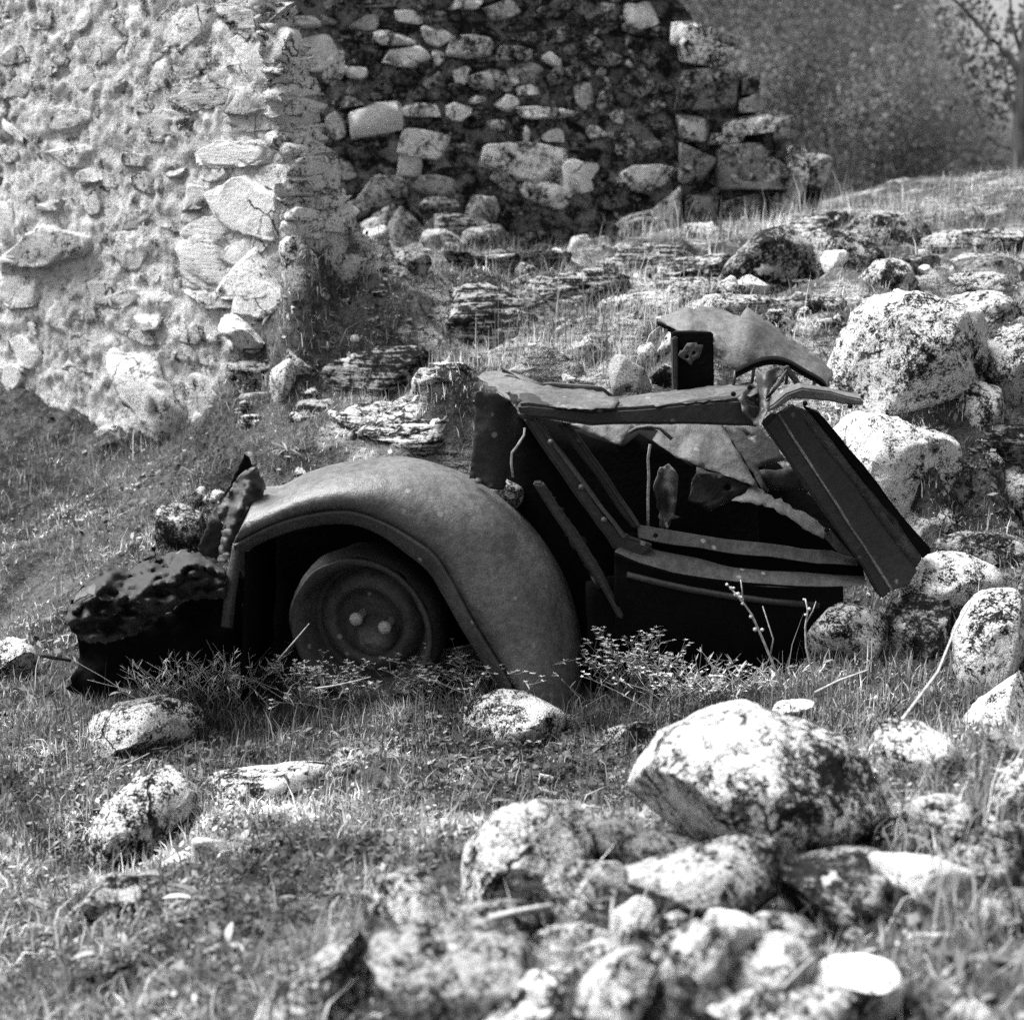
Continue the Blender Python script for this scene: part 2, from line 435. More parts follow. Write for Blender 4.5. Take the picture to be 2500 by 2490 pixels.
def blob_poly(w, h, rot, seed, n=9, jag=0.16, k=3.2):
    rg = np.random.default_rng(seed+77)
    a = np.sort(np.linspace(0, 2*math.pi, n, endpoint=False)+rg.uniform(-.28, .28, n))
    r = (np.abs(np.cos(a))**k+np.abs(np.sin(a))**k)**(-1/k)*(1+rg.uniform(-jag, jag, n))
    p = np.stack([w/2*r*np.cos(a), h/2*r*np.sin(a)], 1)
    c, s = math.cos(math.radians(rot)), math.sin(math.radians(rot))
    return p @ np.array([[c, s], [-s, c]])
_seed = [100]
ROCKS = []
def rock(label, px=0, py=0, w=None, h=None, rot=0, poly=None, Y=None, depth=0.8, tone=0.42, moss=0.45, band=0.0, sub=4, box=0.66, cuts=13, rough=0.06,
         sink=0.0, name='rock', cat='rock', group=None, side=0.0, top=None, jag=0.16, bed=True):
    """a stone seen at (px, py), w x h picture elements; its distance is that of the ground at its foot"""
    _seed[0] += 1; sd = _seed[0]
    if poly is not None:
        pp = np.array(poly, float); px, py = (pp.max(0)+pp.min(0))/2; w, h = pp.max(0)-pp.min(0)
    grow = 1.13 if (py > 2000 and px > 850) else (1.16 if (540 < py < 790 and px > 1400) else 1.0)
    if poly is not None: pp = (pp-np.array([px, py]))*grow+np.array([px, py])
    w *= grow; h *= grow
    if Y is not None and ((py > 1760 and px > 1480) or (py > 2050 and px > 850)) and Y < 3.7: Y *= .80
    Yc = hit(px, min(py+h*0.45, 2700)) if Y is None else Y
    k = pxm(Yc/CP)
    if poly is not None:
        pl = np.stack([(pp[:, 0]-px)*k, -(pp[:, 1]-py)*k], 1)
    else: pl = blob_poly(w*k, h*k, rot, sd, jag=jag)
    dep = depth*0.5*min(w, h*1.6)*k
    foot = pl.copy(); pl[:, 1] = np.where(pl[:, 1] < 0, pl[:, 1]*1.35, pl[:, 1])
    v, f = stone_verts(pl, dep, sd, sub, box, cuts, rough, top, band, keep=poly is not None)
    c = P(px, py, Yc+dep*0.75); c.z -= sink
    # the soil has settled round the foot of the stone
    zt = P(px, py+h*0.42, Yc).z; g0 = gz(c.x, Yc)
    A = zt-g0
    if Y is not None and bed and abs(A) > 0.01: BEDS.append((c.x, Yc+dep*.35, max(min(A, .6), -.35), max(.42*w*k, .05), max(.5*dep+.05, .08)))
    o = link(name, mesh_np(name, v, f, ROCK), None, c)
    o.color = (tone, moss, band, 1-side)
    setp(o, label, cat, group)
    ROCKS.append(o)
    return o

# ------------------------------------------------------------------ the ruined walls
class WallFace:
    def __init__(s, B, ang, cen):
        s.B = Vector((B[0], B[1], 0)); s.ang = ang
        s.r = Vector((math.cos(ang), math.sin(ang), 0))       # along the face, to the right
        s.n = Vector((s.r.y, -s.r.x, 0))                      # outwards, to the viewer
    def uz(s, px, py):
        d = ray(px, py); o = Vector((0, 0, CAMZ))
        t = (s.B-o).dot(s.n)/d.dot(s.n)
        q = o+d*t
        return (q-s.B).dot(s.r), q.z, t
    def pt(s, u, z, out=0.0): return s.B + s.r*u + Vector((0, 0, z)) + s.n*out

def wall_core(name, F, right_px, u_left, thick, zlo, zhi, mat, parent, amp, seed, nz=210, nu=260):
    rp = [F.uz(*p)[:2] for p in right_px]
    zs = np.linspace(zlo, zhi, nz)
    o = np.argsort([r[1] for r in rp]); ru = np.interp(zs, [rp[i][1] for i in o], [rp[i][0] for i in o])
    th = np.interp(zs, [t[0] for t in thick], [t[1] for t in thick])
    ne = 26; V = []
    for i, z in enumerate(zs):
        us = np.linspace(u_left, ru[i], nu)
        front = [(u, 0.0) for u in us]
        end = [(ru[i]+0.02*math.sin(k/ne*3.0), -th[i]*k/ne) for k in range(1, ne+1)]
        back = [(u_left+(ru[i]-u_left)*k/8, -th[i]-0.001) for k in range(7, -1, -1)]
        V.append([(F.B + F.r*u + F.n*w + Vector((0, 0, z)))[:] for u, w in front+end+back])
    V = np.array(V); nc = V.shape[1]
    q = V.reshape(-1, 3)
    dsp = amp*(0.8*fbm(q*3.1, 3, seed) + 0.9*fbm(q*np.array([[9., 9., 13.]]), 5, seed+4, .62) + 0.55*fbm(q*38, 3, seed+8, .6))
    w = np.ones((nz, nc)); w[:, nu+ne:] = 0.2
    q = q + (dsp*w.ravel())[:, None]*(np.array(F.n[:])*0.95+np.array(F.r[:])*0.25)[None]
    id_ = np.arange(nz*nc).reshape(nz, nc); nxt = np.roll(id_, -1, axis=1)
    f = np.stack([id_[:-1], nxt[:-1], nxt[1:], id_[1:]], -1).reshape(-1, 4)
    # roll the cap
    cap = []
    return link(name, mesh_np(name, q, f, mat), parent)

def wall_stone(F, parent, px, py, w, h, rot, tone, moss, out, seed, band=0.0, sub=3, box=0.6, rough=0.10, end=None):
    u, z, t = F.uz(px, py); k = t/FPX
    fx = max(0.5, F.r.x)
    bs = 1.42 if tone > .54 else 1.22
    pl = blob_poly(w*bs*k/fx, h*bs*k, rot, seed, 9, 0.27, 3.2) if box > .5 else rect_poly(w*1.05*k/fx, h*1.05*k, rot, seed)
    dep = max(0.06, min(0.16, 0.5*h*k))
    v, f = stone_verts(pl, dep, seed, sub, box*.75, 4, rough*.8, None, band, .55)
    c = F.pt(u, z, (out*.5-.010 if F is FL_ else out*.7)-dep*0.55)
    o = link('stone', mesh_np('stone', v, f, ROCK), parent, c)
    o.rotation_euler = (0, 0, F.ang)
    o.color = (min(.8, tone*(1.25 if F is FL_ else 1.45)), moss+(.0 if F is FL_ else .02), band, 1)
    return o
def fill(F, parent, region, taken, n, wr, hr, tone, moss, out, seed, inside):
    rg = np.random.default_rng(seed); k = 0; tries = 0
    while k < n and tries < n*60:
        tries += 1
        px = rg.uniform(region[0], region[2]); py = rg.uniform(region[1], region[3])
        w = rg.uniform(*wr); h = min(w*0.9, rg.uniform(*hr))
        if not inside(px, py): continue
        if any(abs(px-a) < (w+c)*0.44 and abs(py-b) < (h+d)*0.44 for a, b, c, d in taken): continue
        taken.append((px, py, w, h)); k += 1
        wall_stone(F, parent, px, py, w, h, rg.normal(0, 8), rg.uniform(*tone), rg.uniform(*moss), rg.uniform(*out), seed*1000+k, rg.choice([0, 0, 0.5]), 2 if w < 70 else 3)

FL_ = None
# pale wall on the left, its broken end nearest to the car
FL = WallFace((-0.905, 5.9), math.atan2(-0.58, 0.815), None)
FL_ = FL
wl_ = empty('ruined_wall', FL.pt(-0.8, 0.3)); 
setp(wl_, 'pale lime-mortared rubble wall rising on the left with a crumbling bright corner', 'wall')
def under(parent):
    parent_inv = parent
    return parent_inv
LW = []
core = wall_core('mortar_core', FL, [(600, -260), (635, -100), (650, 0), (682, 150), (698, 300), (722, 420), (728, 540), (728, 1400)], -3.4,
                 [(-0.5, 0.36), (1.4, 0.28), (1.7, 0.19), (2.4, 0.08), (3.2, 0.06)], -0.4, 3.05, MORTAR_L, None, 0.030, 11)
LW.append(core)
zl = [(1000,160,370,240,3,.50,.36,.05),(1380,100,330,160,-5,.42,.44,.07),(1440,280,280,180,0,.62,.30,.06),(1050,410,260,130,0,.40,.40,.03),
(1400,400,220,120,0,.58,.33,.06),(1140,530,330,110,-3,.42,.41,.05),(1400,560,230,110,4,.34,.42,.10),(1370,660,260,90,0,.55,.33,.05),(940,700,380,150,-4,.42,.37,.035),
(1340,860,330,100,3,.62,.30,.08),(1200,965,130,60,5,.52,.33,.08),(1070,1090,240,130,0,.46,.40,.07),(1350,1150,300,200,-6,.64,.30,.08),(1150,1290,220,130,-4,.60,.33,.05),
(1160,1440,250,220,0,.60,.34,.06),(1380,1510,280,180,5,.64,.30,.09),(1370,1370,230,110,25,.56,.34,.06),(1150,1640,290,120,3,.52,.35,.07),(1440,1660,260,120,0,.58,.34,.09),
(460,100,110,120,30,.52,.32,.05),(570,290,370,150,4,.50,.34,.03),(80,290,170,100,0,.40,.41,.03),(100,480,190,100,0,.40,.40,.03),(480,450,160,80,0,.45,.36,.02),
(690,110,180,140,-30,.42,.42,.04),(650,480,140,60,0,.46,.38,.05),(860,500,110,50,0,.36,.42,.04),(380,680,330,110,-6,.42,.39,.03),(100,720,240,38,-32,.50,.33,.04),
(420,850,300,110,0,.46,.37,.05),(750,880,180,60,0,.42,.40,.05),(800,1010,150,100,0,.40,.43,.04),(490,970,140,60,12,.48,.36,.06),(220,1020,170,70,0,.40,.40,.03),
(270,1140,170,60,0,.50,.35,.06),(500,1110,120,120,-40,.52,.36,.04),(740,1190,190,130,0,.46,.37,.03),(40,1220,90,180,0,.58,.32,.06),(280,1370,560,170,-2,.42,.38,.12),
(720,1400,200,180,0,.44,.37,.03),(440,1310,80,32,6,.58,.30,.06),(560,1600,150,120,0,.46,.37,.03),(110,1620,260,160,5,.54,.34,.06),(310,1740,140,140,0,.58,.33,.05),
(430,1750,80,80,0,.46,.36,.03),(810,1780,160,70,3,.52,.35,.08),(180,1800,50,130,15,.50,.35,.04),(40,1500,100,90,0,.48,.36,.04),(700,1640,220,100,0,.40,.38,.04),
(920,1670,60,40,0,.48,.36,.03),(740,1860,220,70,0,.48,.37,.05),(1070,1840,150,90,0,.42,.40,.05),(880,90,130,60,0,.4,.4,.03),(230,120,150,90,0,.38,.41,.03),
(860,330,190,60,0,.42,.38,.03),(230,400,190,60,0,.42,.38,.02),(980,950,90,60,0,.44,.38,.05),(1080,1210,110,40,0,.5,.36,.05),(900,1250,150,60,0,.46,.38,.03)]
taken = []
for i, (x, y, w, h, r, t, ms, ou) in enumerate(zl):
    px, py = x/2.2635, y/2.2635; taken.append((px, py, w/2.2635, h/2.2635))
    LW.append(wall_stone(FL, None, px, py, w/2.2635, h/2.2635, r, t, ms, ou, 3000+i, 0.6 if i in (1, 13, 14, 5, 9) else 0.0, 4 if w > 240 else 3))
zl2 = [(160,140,140,125,4,.60,.32,.05),(105,275,110,100,0,.58,.33,.06),(800,330,400,230,-42,.58,.36,.16),(1020,160,110,110,0,.46,.38,.04),(1130,380,180,170,20,.42,.40,.05),
(1120,560,200,180,0,.46,.38,.06),(920,590,170,120,-10,.42,.40,.04),(570,620,190,110,0,.52,.36,.06),(30,430,80,150,-25,.54,.34,.06),(660,170,150,60,0,.5,.36,.06),(250,450,90,70,0,.44,.38,.03),(330,620,130,70,0,.44,.40,.04)]
for i, (x, y, w, h, r, t, ms, ou) in enumerate(zl2):
    px, py = x/2.2635, 800+y/2.2635; taken.append((px, py, w/2.2635, h/2.2635))
    LW.append(wall_stone(FL, None, px, py, w/2.2635, h/2.2635, r, t, ms, ou, 3200+i, 0.0, 4 if w > 240 else 3))
_n0 = len(bpy.data.objects)
tmp = empty('tmp')
fill(FL, tmp, (-60, -60, 650, 1080), taken, 70, (26, 80), (14, 40), (.36, .56), (.40, .48), (.0, .03), 41, lambda x, y: x < 640 and not (x > 430 and y > 900))
for o in list(tmp.children): o.parent = None; LW.append(o)
# stones of the broken end
FE = WallFace(FL.pt(0, 0)[:2], FL.ang+math.pi/2, None)
rg = np.random.default_rng(17)
CL = [(600, -260), (635, -100), (650, 0), (682, 150), (698, 300), (722, 420), (728, 540), (728, 1400)]
THK = [(-0.5, 0.36), (1.4, 0.28), (1.7, 0.19), (2.4, 0.08), (3.2, 0.06)]
for i in range(27):
    py = -20+i*22.5+rg.uniform(-5, 5)
    xc = np.interp(py, [c[1] for c in CL], [c[0] for c in CL])
    u, z, t = FL.uz(xc, py); th = np.interp(z, [c[0] for c in THK], [c[1] for c in THK])
    cor = FL.pt(u, z)
    m = max(1, int(round(th/.13)))
    for q in range(m):
        sd = 3400+i*5+q
        w = th/m*1.3+.05; h = rg.uniform(.045, .085)
        v, f = stone_verts(blob_poly(w, h, rg.normal(0, 7), sd, 8, .17, 3.6), 0.06, sd, 3, 0.45, 5, 0.05, None, 0.3, .6)
        o = link('stone', mesh_np('stone', v, f, ROCK), None, cor-FL.n*(th*(q+.5)/m)+FL.r*rg.uniform(-.02, .012)); o.rotation_euler = (0, 0, FL.ang+math.pi/2)
        o.color = (rg.uniform(.6, .8), rg.uniform(.40, .48), 0.2, 1); LW.append(o)
    if i % 2 == 0:      # quoins that make the bright edge
        sd = 3700+i; w = rg.uniform(.16, .26); h = rg.uniform(.075, .11)
        v, f = stone_verts(blob_poly(w, h, rg.normal(0, 5), sd, 8, .15, 4), 0.10, sd, 3, 0.42, 5, 0.045, None, 0.0, .6)
        o = link('stone', mesh_np('stone', v, f, ROCK), None, cor-FL.r*(w*.42)-FL.n*rg.uniform(.035, .06)); o.rotation_euler = (0, 0, FL.ang)
        o.color = (rg.uniform(.66, .78), rg.uniform(.33, .42), 0.0, 1); LW.append(o)
bpy.data.objects.remove(tmp)
for o in LW:
    o.parent = wl_; o.matrix_parent_inverse = Matrix.Translation(-Vector(wl_.location))

# dark wall at the back with its stepped broken end
FB = WallFace((0.0, 8.45), math.radians(1.5), None)
wb_ = empty('ruined_wall', (0.3, 8.45, 1.2))
setp(wb_, 'dark rubble wall at the back with scattered pale stones and a stepped broken end', 'wall')
BW_ = []
redge = [(1640, -400), (1640, -100), (1655, 0), (1700, 55), (1755, 120), (1775, 180), (1838, 200), (1845, 280), (1895, 300), (1925, 370), (1980, 400), (2000, 450), (2008, 700)]
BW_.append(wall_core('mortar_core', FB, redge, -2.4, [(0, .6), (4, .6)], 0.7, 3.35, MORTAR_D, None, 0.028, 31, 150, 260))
z2 = [(265,680,275,205,4,.60,.30,.06,.5),(520,790,230,120,-3,.50,.38,.05,.7),(450,920,130,110,0,.40,.38,.04,.6),(1040,895,400,130,0,.55,.43,.06,.7),(1395,975,155,130,0,.58,.36,.07,.7),
(1285,920,70,140,4,.42,.42,.05,.7),(1225,1080,230,110,-28,.44,.44,.06,.7),(430,315,165,70,5,.66,.31,.06,.7),(360,220,200,65,0,.44,.46,.08,.7),(590,190,155,100,5,.46,.40,.05,.7),
(455,95,120,80,0,.46,.37,.04,.7),(790,270,210,100,0,.46,.46,.06,.7),(145,405,110,60,0,.46,.41,.05,.7),(720,620,120,90,0,.50,.40,.05,.7),(520,610,180,70,0,.42,.47,.05,.7),
(890,440,205,115,0,.36,.50,.07,.7),(740,425,80,90,0,.42,.42,.04,.7),(610,320,60,60,0,.5,.40,.04,.7),(575,450,110,80,0,.30,.43,.03,.7),(1040,300,170,60,0,.44,.46,.05,.7),
(1245,330,90,65,0,.50,.42,.05,.7),(1110,500,100,36,0,.64,.32,.05,.7),(1035,450,40,40,0,.5,.40,.04,.7),(825,555,70,25,0,.66,.30,.05,.7),(990,580,95,60,-15,.58,.38,.05,.7),
(1230,622,270,48,-3,.44,.44,.07,.7),(1490,720,110,75,4,.42,.41,.05,.7),(1250,750,110,60,0,.44,.43,.04,.7),(935,700,110,60,-10,.36,.47,.04,.7),(1740,990,320,110,2,.50,.45,.07,.7),
(1730,1250,200,120,5,.40,.41,.06,.7),(1870,1190,150,230,0,.38,.42,.07,.7),(290,1060,250,130,-6,.34,.43,.05,.7),(550,1050,270,120,-6,.26,.47,.05,.7),(30,350,110,170,0,.40,.40,.03,.7),
(50,700,90,110,0,.42,.42,.04,.7),(740,30,160,50,4,.48,.42,.06,.7),(960,60,170,110,0,.30,.48,.04,.7),(1740,80,165,135,3,.42,.42,.05,.7),(1550,35,60,50,0,.4,.42,.04,.7),
(1420,520,90,150,8,.28,.46,.05,.7),(1100,745,22,75,-4,.62,.30,.06,.7),(1620,640,120,80,0,.26,.5,.05,.7),(1660,820,130,120,0,.30,.5,.05,.7),(1380,410,120,80,0,.26,.5,.05,.7),
(1120,430,190,110,0,.22,.5,.04,.7),(1700,470,190,120,0,.22,.52,.05,.7),(1480,250,130,80,0,.3,.52,.05,.7),(180,130,150,60,0,.22,.46,.03,.7),(60,30,130,60,0,.25,.46,.03,.7),
(-60,310,220,150,0,.42,.38,.03,.6),(-130,120,170,90,0,.34,.40,.03,.6),(-90,560,160,110,0,.34,.42,.03,.6),(90,930,120,110,0,.26,.45,.03,.6),(1000,1010,180,110,0,.28,.48,.05,.6)]
taken = []
for i, (x, y, w, h, r, t, ms, ou, bx) in enumerate(z2):
    px, py = 800+x/2.2635, y/2.2635; taken.append((px, py, w/2.2635, h/2.2635))
    BW_.append(wall_stone(FB, None, px, py, w/2.2635, h/2.2635, r, t, ms, ou, 5000+i, 0.0, 3, 0.42 if i == 0 else 0.6, 0.025 if i == 0 else 0.06))
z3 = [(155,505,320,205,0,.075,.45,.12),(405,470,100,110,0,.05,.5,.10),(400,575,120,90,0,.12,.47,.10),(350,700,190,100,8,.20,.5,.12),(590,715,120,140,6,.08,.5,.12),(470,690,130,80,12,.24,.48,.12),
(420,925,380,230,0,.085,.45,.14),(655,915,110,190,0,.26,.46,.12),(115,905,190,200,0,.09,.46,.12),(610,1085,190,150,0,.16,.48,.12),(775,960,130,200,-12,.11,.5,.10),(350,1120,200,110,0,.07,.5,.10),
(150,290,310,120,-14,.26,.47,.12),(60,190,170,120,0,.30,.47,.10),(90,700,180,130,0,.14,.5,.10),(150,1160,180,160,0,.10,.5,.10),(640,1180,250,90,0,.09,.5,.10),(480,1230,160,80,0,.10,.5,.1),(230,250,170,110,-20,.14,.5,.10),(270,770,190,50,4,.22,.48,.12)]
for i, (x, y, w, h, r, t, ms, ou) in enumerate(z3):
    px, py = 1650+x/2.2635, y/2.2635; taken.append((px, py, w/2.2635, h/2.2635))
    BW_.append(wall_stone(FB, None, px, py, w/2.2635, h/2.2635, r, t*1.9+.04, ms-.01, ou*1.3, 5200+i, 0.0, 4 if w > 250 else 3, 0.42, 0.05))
tmp = empty('tmp')
def inb(x, y):
    return x < np.interp(y, [p[1] for p in redge], [p[0] for p in redge])-30 and y < 640
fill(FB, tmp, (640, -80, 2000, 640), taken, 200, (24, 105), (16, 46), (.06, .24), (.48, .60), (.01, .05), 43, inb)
for o in list(tmp.children): o.parent = None; BW_.append(o)
bpy.data.objects.remove(tmp)
for o in BW_:
    o.parent = wb_; o.matrix_parent_inverse = Matrix.Translation(-Vector(wb_.location))

# ------------------------------------------------------------------ loose stones and boulders
# foot of the back wall
def Z2(x, y, w, h): return dict(px=800+x/2.2635, py=y/2.2635, w=w/2.2635, h=h/2.2635)
rock('upright grey stone near the left end of the heap below the back wall', **Z2(310,1235,150,210), rot=-20, tone=.38, moss=0.520, Y=7.9)
rock('large slanted grey block in the middle of the heap below the back wall', **Z2(465,1270,270,230), rot=-15, tone=.30, moss=0.520, Y=7.8)
rock('layered stone lying on top of the heap, right of the large slanted block', **Z2(715,1240,225,115), rot=8, tone=.34, moss=0.510, band=.7, Y=7.85)
rock('bright wedge stone sliding off the left end of the heap under the back wall', **Z2(240,1330,220,120), rot=-38, tone=.55, moss=0.440, Y=7.5)
rock('small pale rounded stone with a dark hollow at the front of the heap', **Z2(640,1335,215,115), rot=-10, tone=.48, moss=0.480, Y=7.55)
rock('broad mottled stone half sunk in grass at the front of the heap', **Z2(880,1330,240,150), rot=0, tone=.34, moss=0.510, Y=7.5)
rock('bright pointed stone alone against the dark foot of the back wall', **Z2(1390,1365,120,110), rot=10, tone=.62, moss=0.410, Y=8.0)
rock('dark grey stone right of the bright pointed stone below the back wall', **Z2(1550,1400,170,150), tone=.20, moss=0.530, Y=8.0)
rock('pale knobbly stone above the layered one in the heap', **Z2(850,1155,170,120), tone=.38, moss=0.510, Y=8.1)
rock('dark flat stone at the top of the heap by the back wall', **Z2(620,1150,230,110), tone=.22, moss=0.530, Y=8.15, band=.4)
rock('low pale hump in the grass in front of the back wall', **Z2(1200,1465,190,70), tone=.45, moss=0.490, Y=7.6)
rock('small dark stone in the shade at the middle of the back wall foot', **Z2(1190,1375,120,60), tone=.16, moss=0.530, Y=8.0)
rock('dark slab leaning at the left end of the heap beside the pale wall corner', **Z2(130,1180,180,120), tone=.2, moss=0.530, Y=7.9)
rock('grey stone at the foot of the stepped wall end, half behind the grass', 1585, 575, 110, 70, tone=.34, moss=0.500, Y=8.05)
# bank beside the pale wall
rock('bright blocky stone standing on the bank just right of the pale wall corner', 836, 690, 100, 135, rot=-16, tone=.58, moss=0.480, Y=6.0)
rock('triangular white stone wedged at the foot of the pale wall corner', poly=[(682,585),(745,580),(775,600),(760,660),(732,690),(700,650)], tone=.60, moss=0.440, Y=5.75)
rock('flat white slab leaning down the bank below the pale wall corner', poly=[(530,775),(560,770),(600,800),(650,845),(635,855),(580,835),(540,810)], tone=.62, moss=0.420, Y=5.75, depth=1.2)
rock('rounded stone with a pale cap on the bank, left of the dark ribbed outcrop', 735, 893, 105, 75, tone=.36, moss=0.510, Y=5.6)
rock('squat stacked block at the foot of the pale wall, below the leaning white slab', 625, 925, 130, 90, tone=.40, moss=0.510, band=.4, Y=5.75)
rock('narrow pale stone hanging down the bank between two darker ones', 690, 935, 60, 110, rot=20, tone=.48, moss=0.490, Y=5.55)
rock('dark ledge of stone below the squat stacked block', 640, 972, 110, 36, tone=.34, moss=0.510, Y=5.62)
rock('small bright stone in the grass near the top of the bank', 905, 560, 70, 50, tone=.5, moss=0.480)
rock('dark ribbed outcrop rising in the middle of the slope behind the wreck', poly=[(1035,850),(1060,770),(1110,715),(1180,690),(1260,700),(1285,760),(1270,840),(1200,880),(1100,880)], tone=.40, moss=0.560, band=1.0, Y=5.8, depth=.9)
rock('low dark ribbed mound left of the ribbed outcrop, above the fender', poly=[(770,960),(820,900),(900,865),(990,850),(1060,870),(1050,910),(950,950),(850,980)], tone=.32, moss=0.570, band=.9, Y=5.5)
rock('bright layered slab slanting down to the top of the rusted fender', poly=[(835,1105),(870,1060),(960,1010),(1080,950),(1150,945),(1150,1040),(1130,1130),(1000,1150),(900,1125)], tone=.58, moss=0.490, band=.9, Y=5.15, depth=.9)
rock('thin white flake lying in grass left of the bent dashboard plate', 1105, 897, 110, 18, rot=-6, tone=.6, moss=0.420, Y=5.35)
rock('bright stone beside the torn upright flap, just left of the fender', 468, 1222, 85, 75, tone=.55, moss=0.480)
rock('small bright stone touching the torn flap', 527, 1218, 55, 45, tone=.58, moss=0.440)
rock('dark mossy hummock of stone left of the torn flap', 440, 1300, 110, 120, tone=.34, moss=0.580)
rock('pale flat stone in grass between the pale wall and the fender', 720, 1150, 120, 45, tone=.5, moss=0.490)
# behind the wreck
rock('smooth grey pear-shaped stone resting above the rail of the wreck', poly=[(1485,890),(1490,872),(1515,868),(1545,890),(1585,910),(1592,945),(1570,975),(1530,990),(1510,960),(1500,920)], tone=.34, moss=0.350, Y=5.15, rough=.03)
rock('thin triangular grey plate of stone behind the bent dashboard plate', 1278, 902, 105, 40, tone=.34, moss=0.370, Y=5.2, rough=.03)
rock('round white stone behind the bent dashboard plate', 1350, 893, 62, 58, tone=.58, moss=0.440, Y=5.22)
rock('white lump of stone lying low right behind the rail', 1412, 932, 75, 38, tone=.58, moss=0.440, Y=5.15)
rock('blocky pale stone among dry grass behind the round white stone', 1420, 857, 100, 62, tone=.45, moss=0.500, Y=5.45)
rock('long pale slab sloping through dry grass above the pear-shaped stone', poly=[(1478,752),(1520,732),(1600,720),(1670,735),(1700,765),(1640,790),(1560,790),(1500,780)], tone=.54, moss=0.480, Y=5.9)
rock('low grey hump in dry grass left of the long pale slab', 1405, 800, 120, 55, tone=.42, moss=0.510, Y=5.75)
rock('narrow pale upright stone left of the black roof post', 1582, 872, 45, 78, tone=.5, moss=0.490, Y=5.4)
rock('pale angular stone at the foot of the black roof post', 1618, 925, 60, 70, tone=.46, moss=0.500, Y=5.25)
rock('small pale stone left of the narrow upright one', 1490, 838, 50, 45, tone=.48, moss=0.500, Y=5.5)
# ridge on the right
rock('large mottled boulder on the ridge above the torn roof skin', poly=[(1760,690),(1800,640),(1860,590),(1930,570),(1975,600),(1970,660),(1950,715),(1900,745),(1840,730),(1790,720)], tone=.36, moss=0.530, Y=6.1, depth=1.0)
rock('boulder with a big white lichen patch on the ridge', poly=[(1965,620),(1990,580),(2050,570),(2120,590),(2150,630),(2120,670),(2050,680),(1990,690)], tone=.40, moss=0.520, Y=6.25)
rock('round white lump bulging from the lichen boulder on the ridge', 2042, 636, 58, 44, tone=.74, moss=0.330, Y=6.1, rough=.03)
rock('long overhanging stone with a black underside high on the grassy ridge', poly=[(2090,575),(2130,545),(2220,525),(2275,535),(2270,565),(2200,590),(2130,595)], tone=.36, moss=0.520, Y=6.6)
rock('bright shard standing between the torn roof skin and the mottled boulder', 1776, 712, 48, 66, rot=25, tone=.64, moss=0.400, Y=5.9)
rock('dark rounded stone half sunk in the ridge above the big right boulder', 2232, 675, 120, 80, tone=.22, moss=0.510, Y=6.1)
rock('flat pale stone in the ridge grass near the right edge', 2370, 645, 130, 36, tone=.5, moss=0.460, Y=6.3)
rock('pale ledge sloping behind the big right boulder', poly=[(2350,745),(2390,722),(2450,735),(2500,780),(2520,830),(2440,800),(2400,780)], tone=.56, moss=0.480, Y=5.6)
rock('low rough stone on the ridge skyline left of the long overhanging one', poly=[(1930,560),(1960,530),(2030,520),(2080,540),(2050,565),(1980,575)], tone=.40, moss=0.540, band=.5, Y=6.9)
rock('pale rounded boulder on the skyline below the stepped wall end', poly=[(1665,570),(1690,550),(1740,548),(1790,565),(1780,590),(1700,595)], tone=.52, moss=0.480, Y=7.2)
rock('dark crumbly stone under the long ridge boulder, right of the bright shard', 1925, 765, 120, 50, rot=12, tone=.3, moss=0.560, band=.6, Y=5.7)
rock('small white stone beside the dark rounded one on the ridge', 2265, 660, 30, 22, tone=.7, moss=0.350, Y=6.05)
rock('rough stone band crossing the ridge below the dark back wall', poly=[(1480,640),(1560,615),(1660,605),(1700,620),(1650,650),(1560,680),(1500,690)], tone=.34, moss=0.570, band=.8, Y=6.6)
# big outcrop on the right
rock('biggest speckled boulder at the right behind the slanted pillar', poly=[(2045,900),(2065,790),(2110,728),(2200,712),(2300,728),(2390,760),(2418,800),(2410,870),(2380,960),(2335,1050),(2250,1052),(2130,1005),(2060,985)], tone=.62, moss=0.490, Y=5.05, depth=.8, sub=5, cuts=5)
rock('light boulder face directly right of the slanted pillar', poly=[(2030,1000),(2150,1012),(2290,1050),(2335,1070),(2345,1130),(2300,1200),(2318,1290),(2290,1350),(2220,1350),(2120,1200)], tone=.76, moss=.46, Y=4.85, depth=.7, sub=5, cuts=4)
rock('dark wedge of stone jammed in a crack at the right', poly=[(2310,1150),(2325,1118),(2370,1110),(2425,1140),(2440,1190),(2410,1260),(2350,1300),(2320,1240)], tone=.17, moss=0.500, Y=4.9, depth=.7)
rock('tall pale boulder cut off by the right edge beside the biggest one', poly=[(2425,820),(2460,780),(2540,790),(2560,950),(2540,1040),(2440,1050),(2395,1000),(2410,910)], tone=.48, moss=0.510, Y=5.1, depth=.8)
rock('dark layered stone in the cleft at the right edge', poly=[(2375,1065),(2420,1045),(2500,1040),(2560,1060),(2540,1120),(2460,1125),(2400,1095)], tone=.26, moss=0.560, band=.9, Y=4.95)
rock('small grey stone above the dark wedge', 2428, 1130, 48, 52, tone=.36, moss=0.500, Y=4.88)
rock('small round stone in a hollow left of the dark wedge', 2272, 1085, 40, 48, tone=.34, moss=0.520, Y=4.86)
rock('speckled boulder under the dark layered stone at the right edge', poly=[(2440,1150),(2480,1135),(2560,1140),(2570,1290),(2500,1330),(2430,1300),(2420,1240)], tone=.44, moss=0.520, Y=4.9)
rock('mossy low boulder at the right edge above the foot of the pillar', poly=[(2290,1345),(2380,1300),(2520,1310),(2560,1400),(2450,1400),(2360,1370)], tone=.30, moss=0.580, Y=4.6)
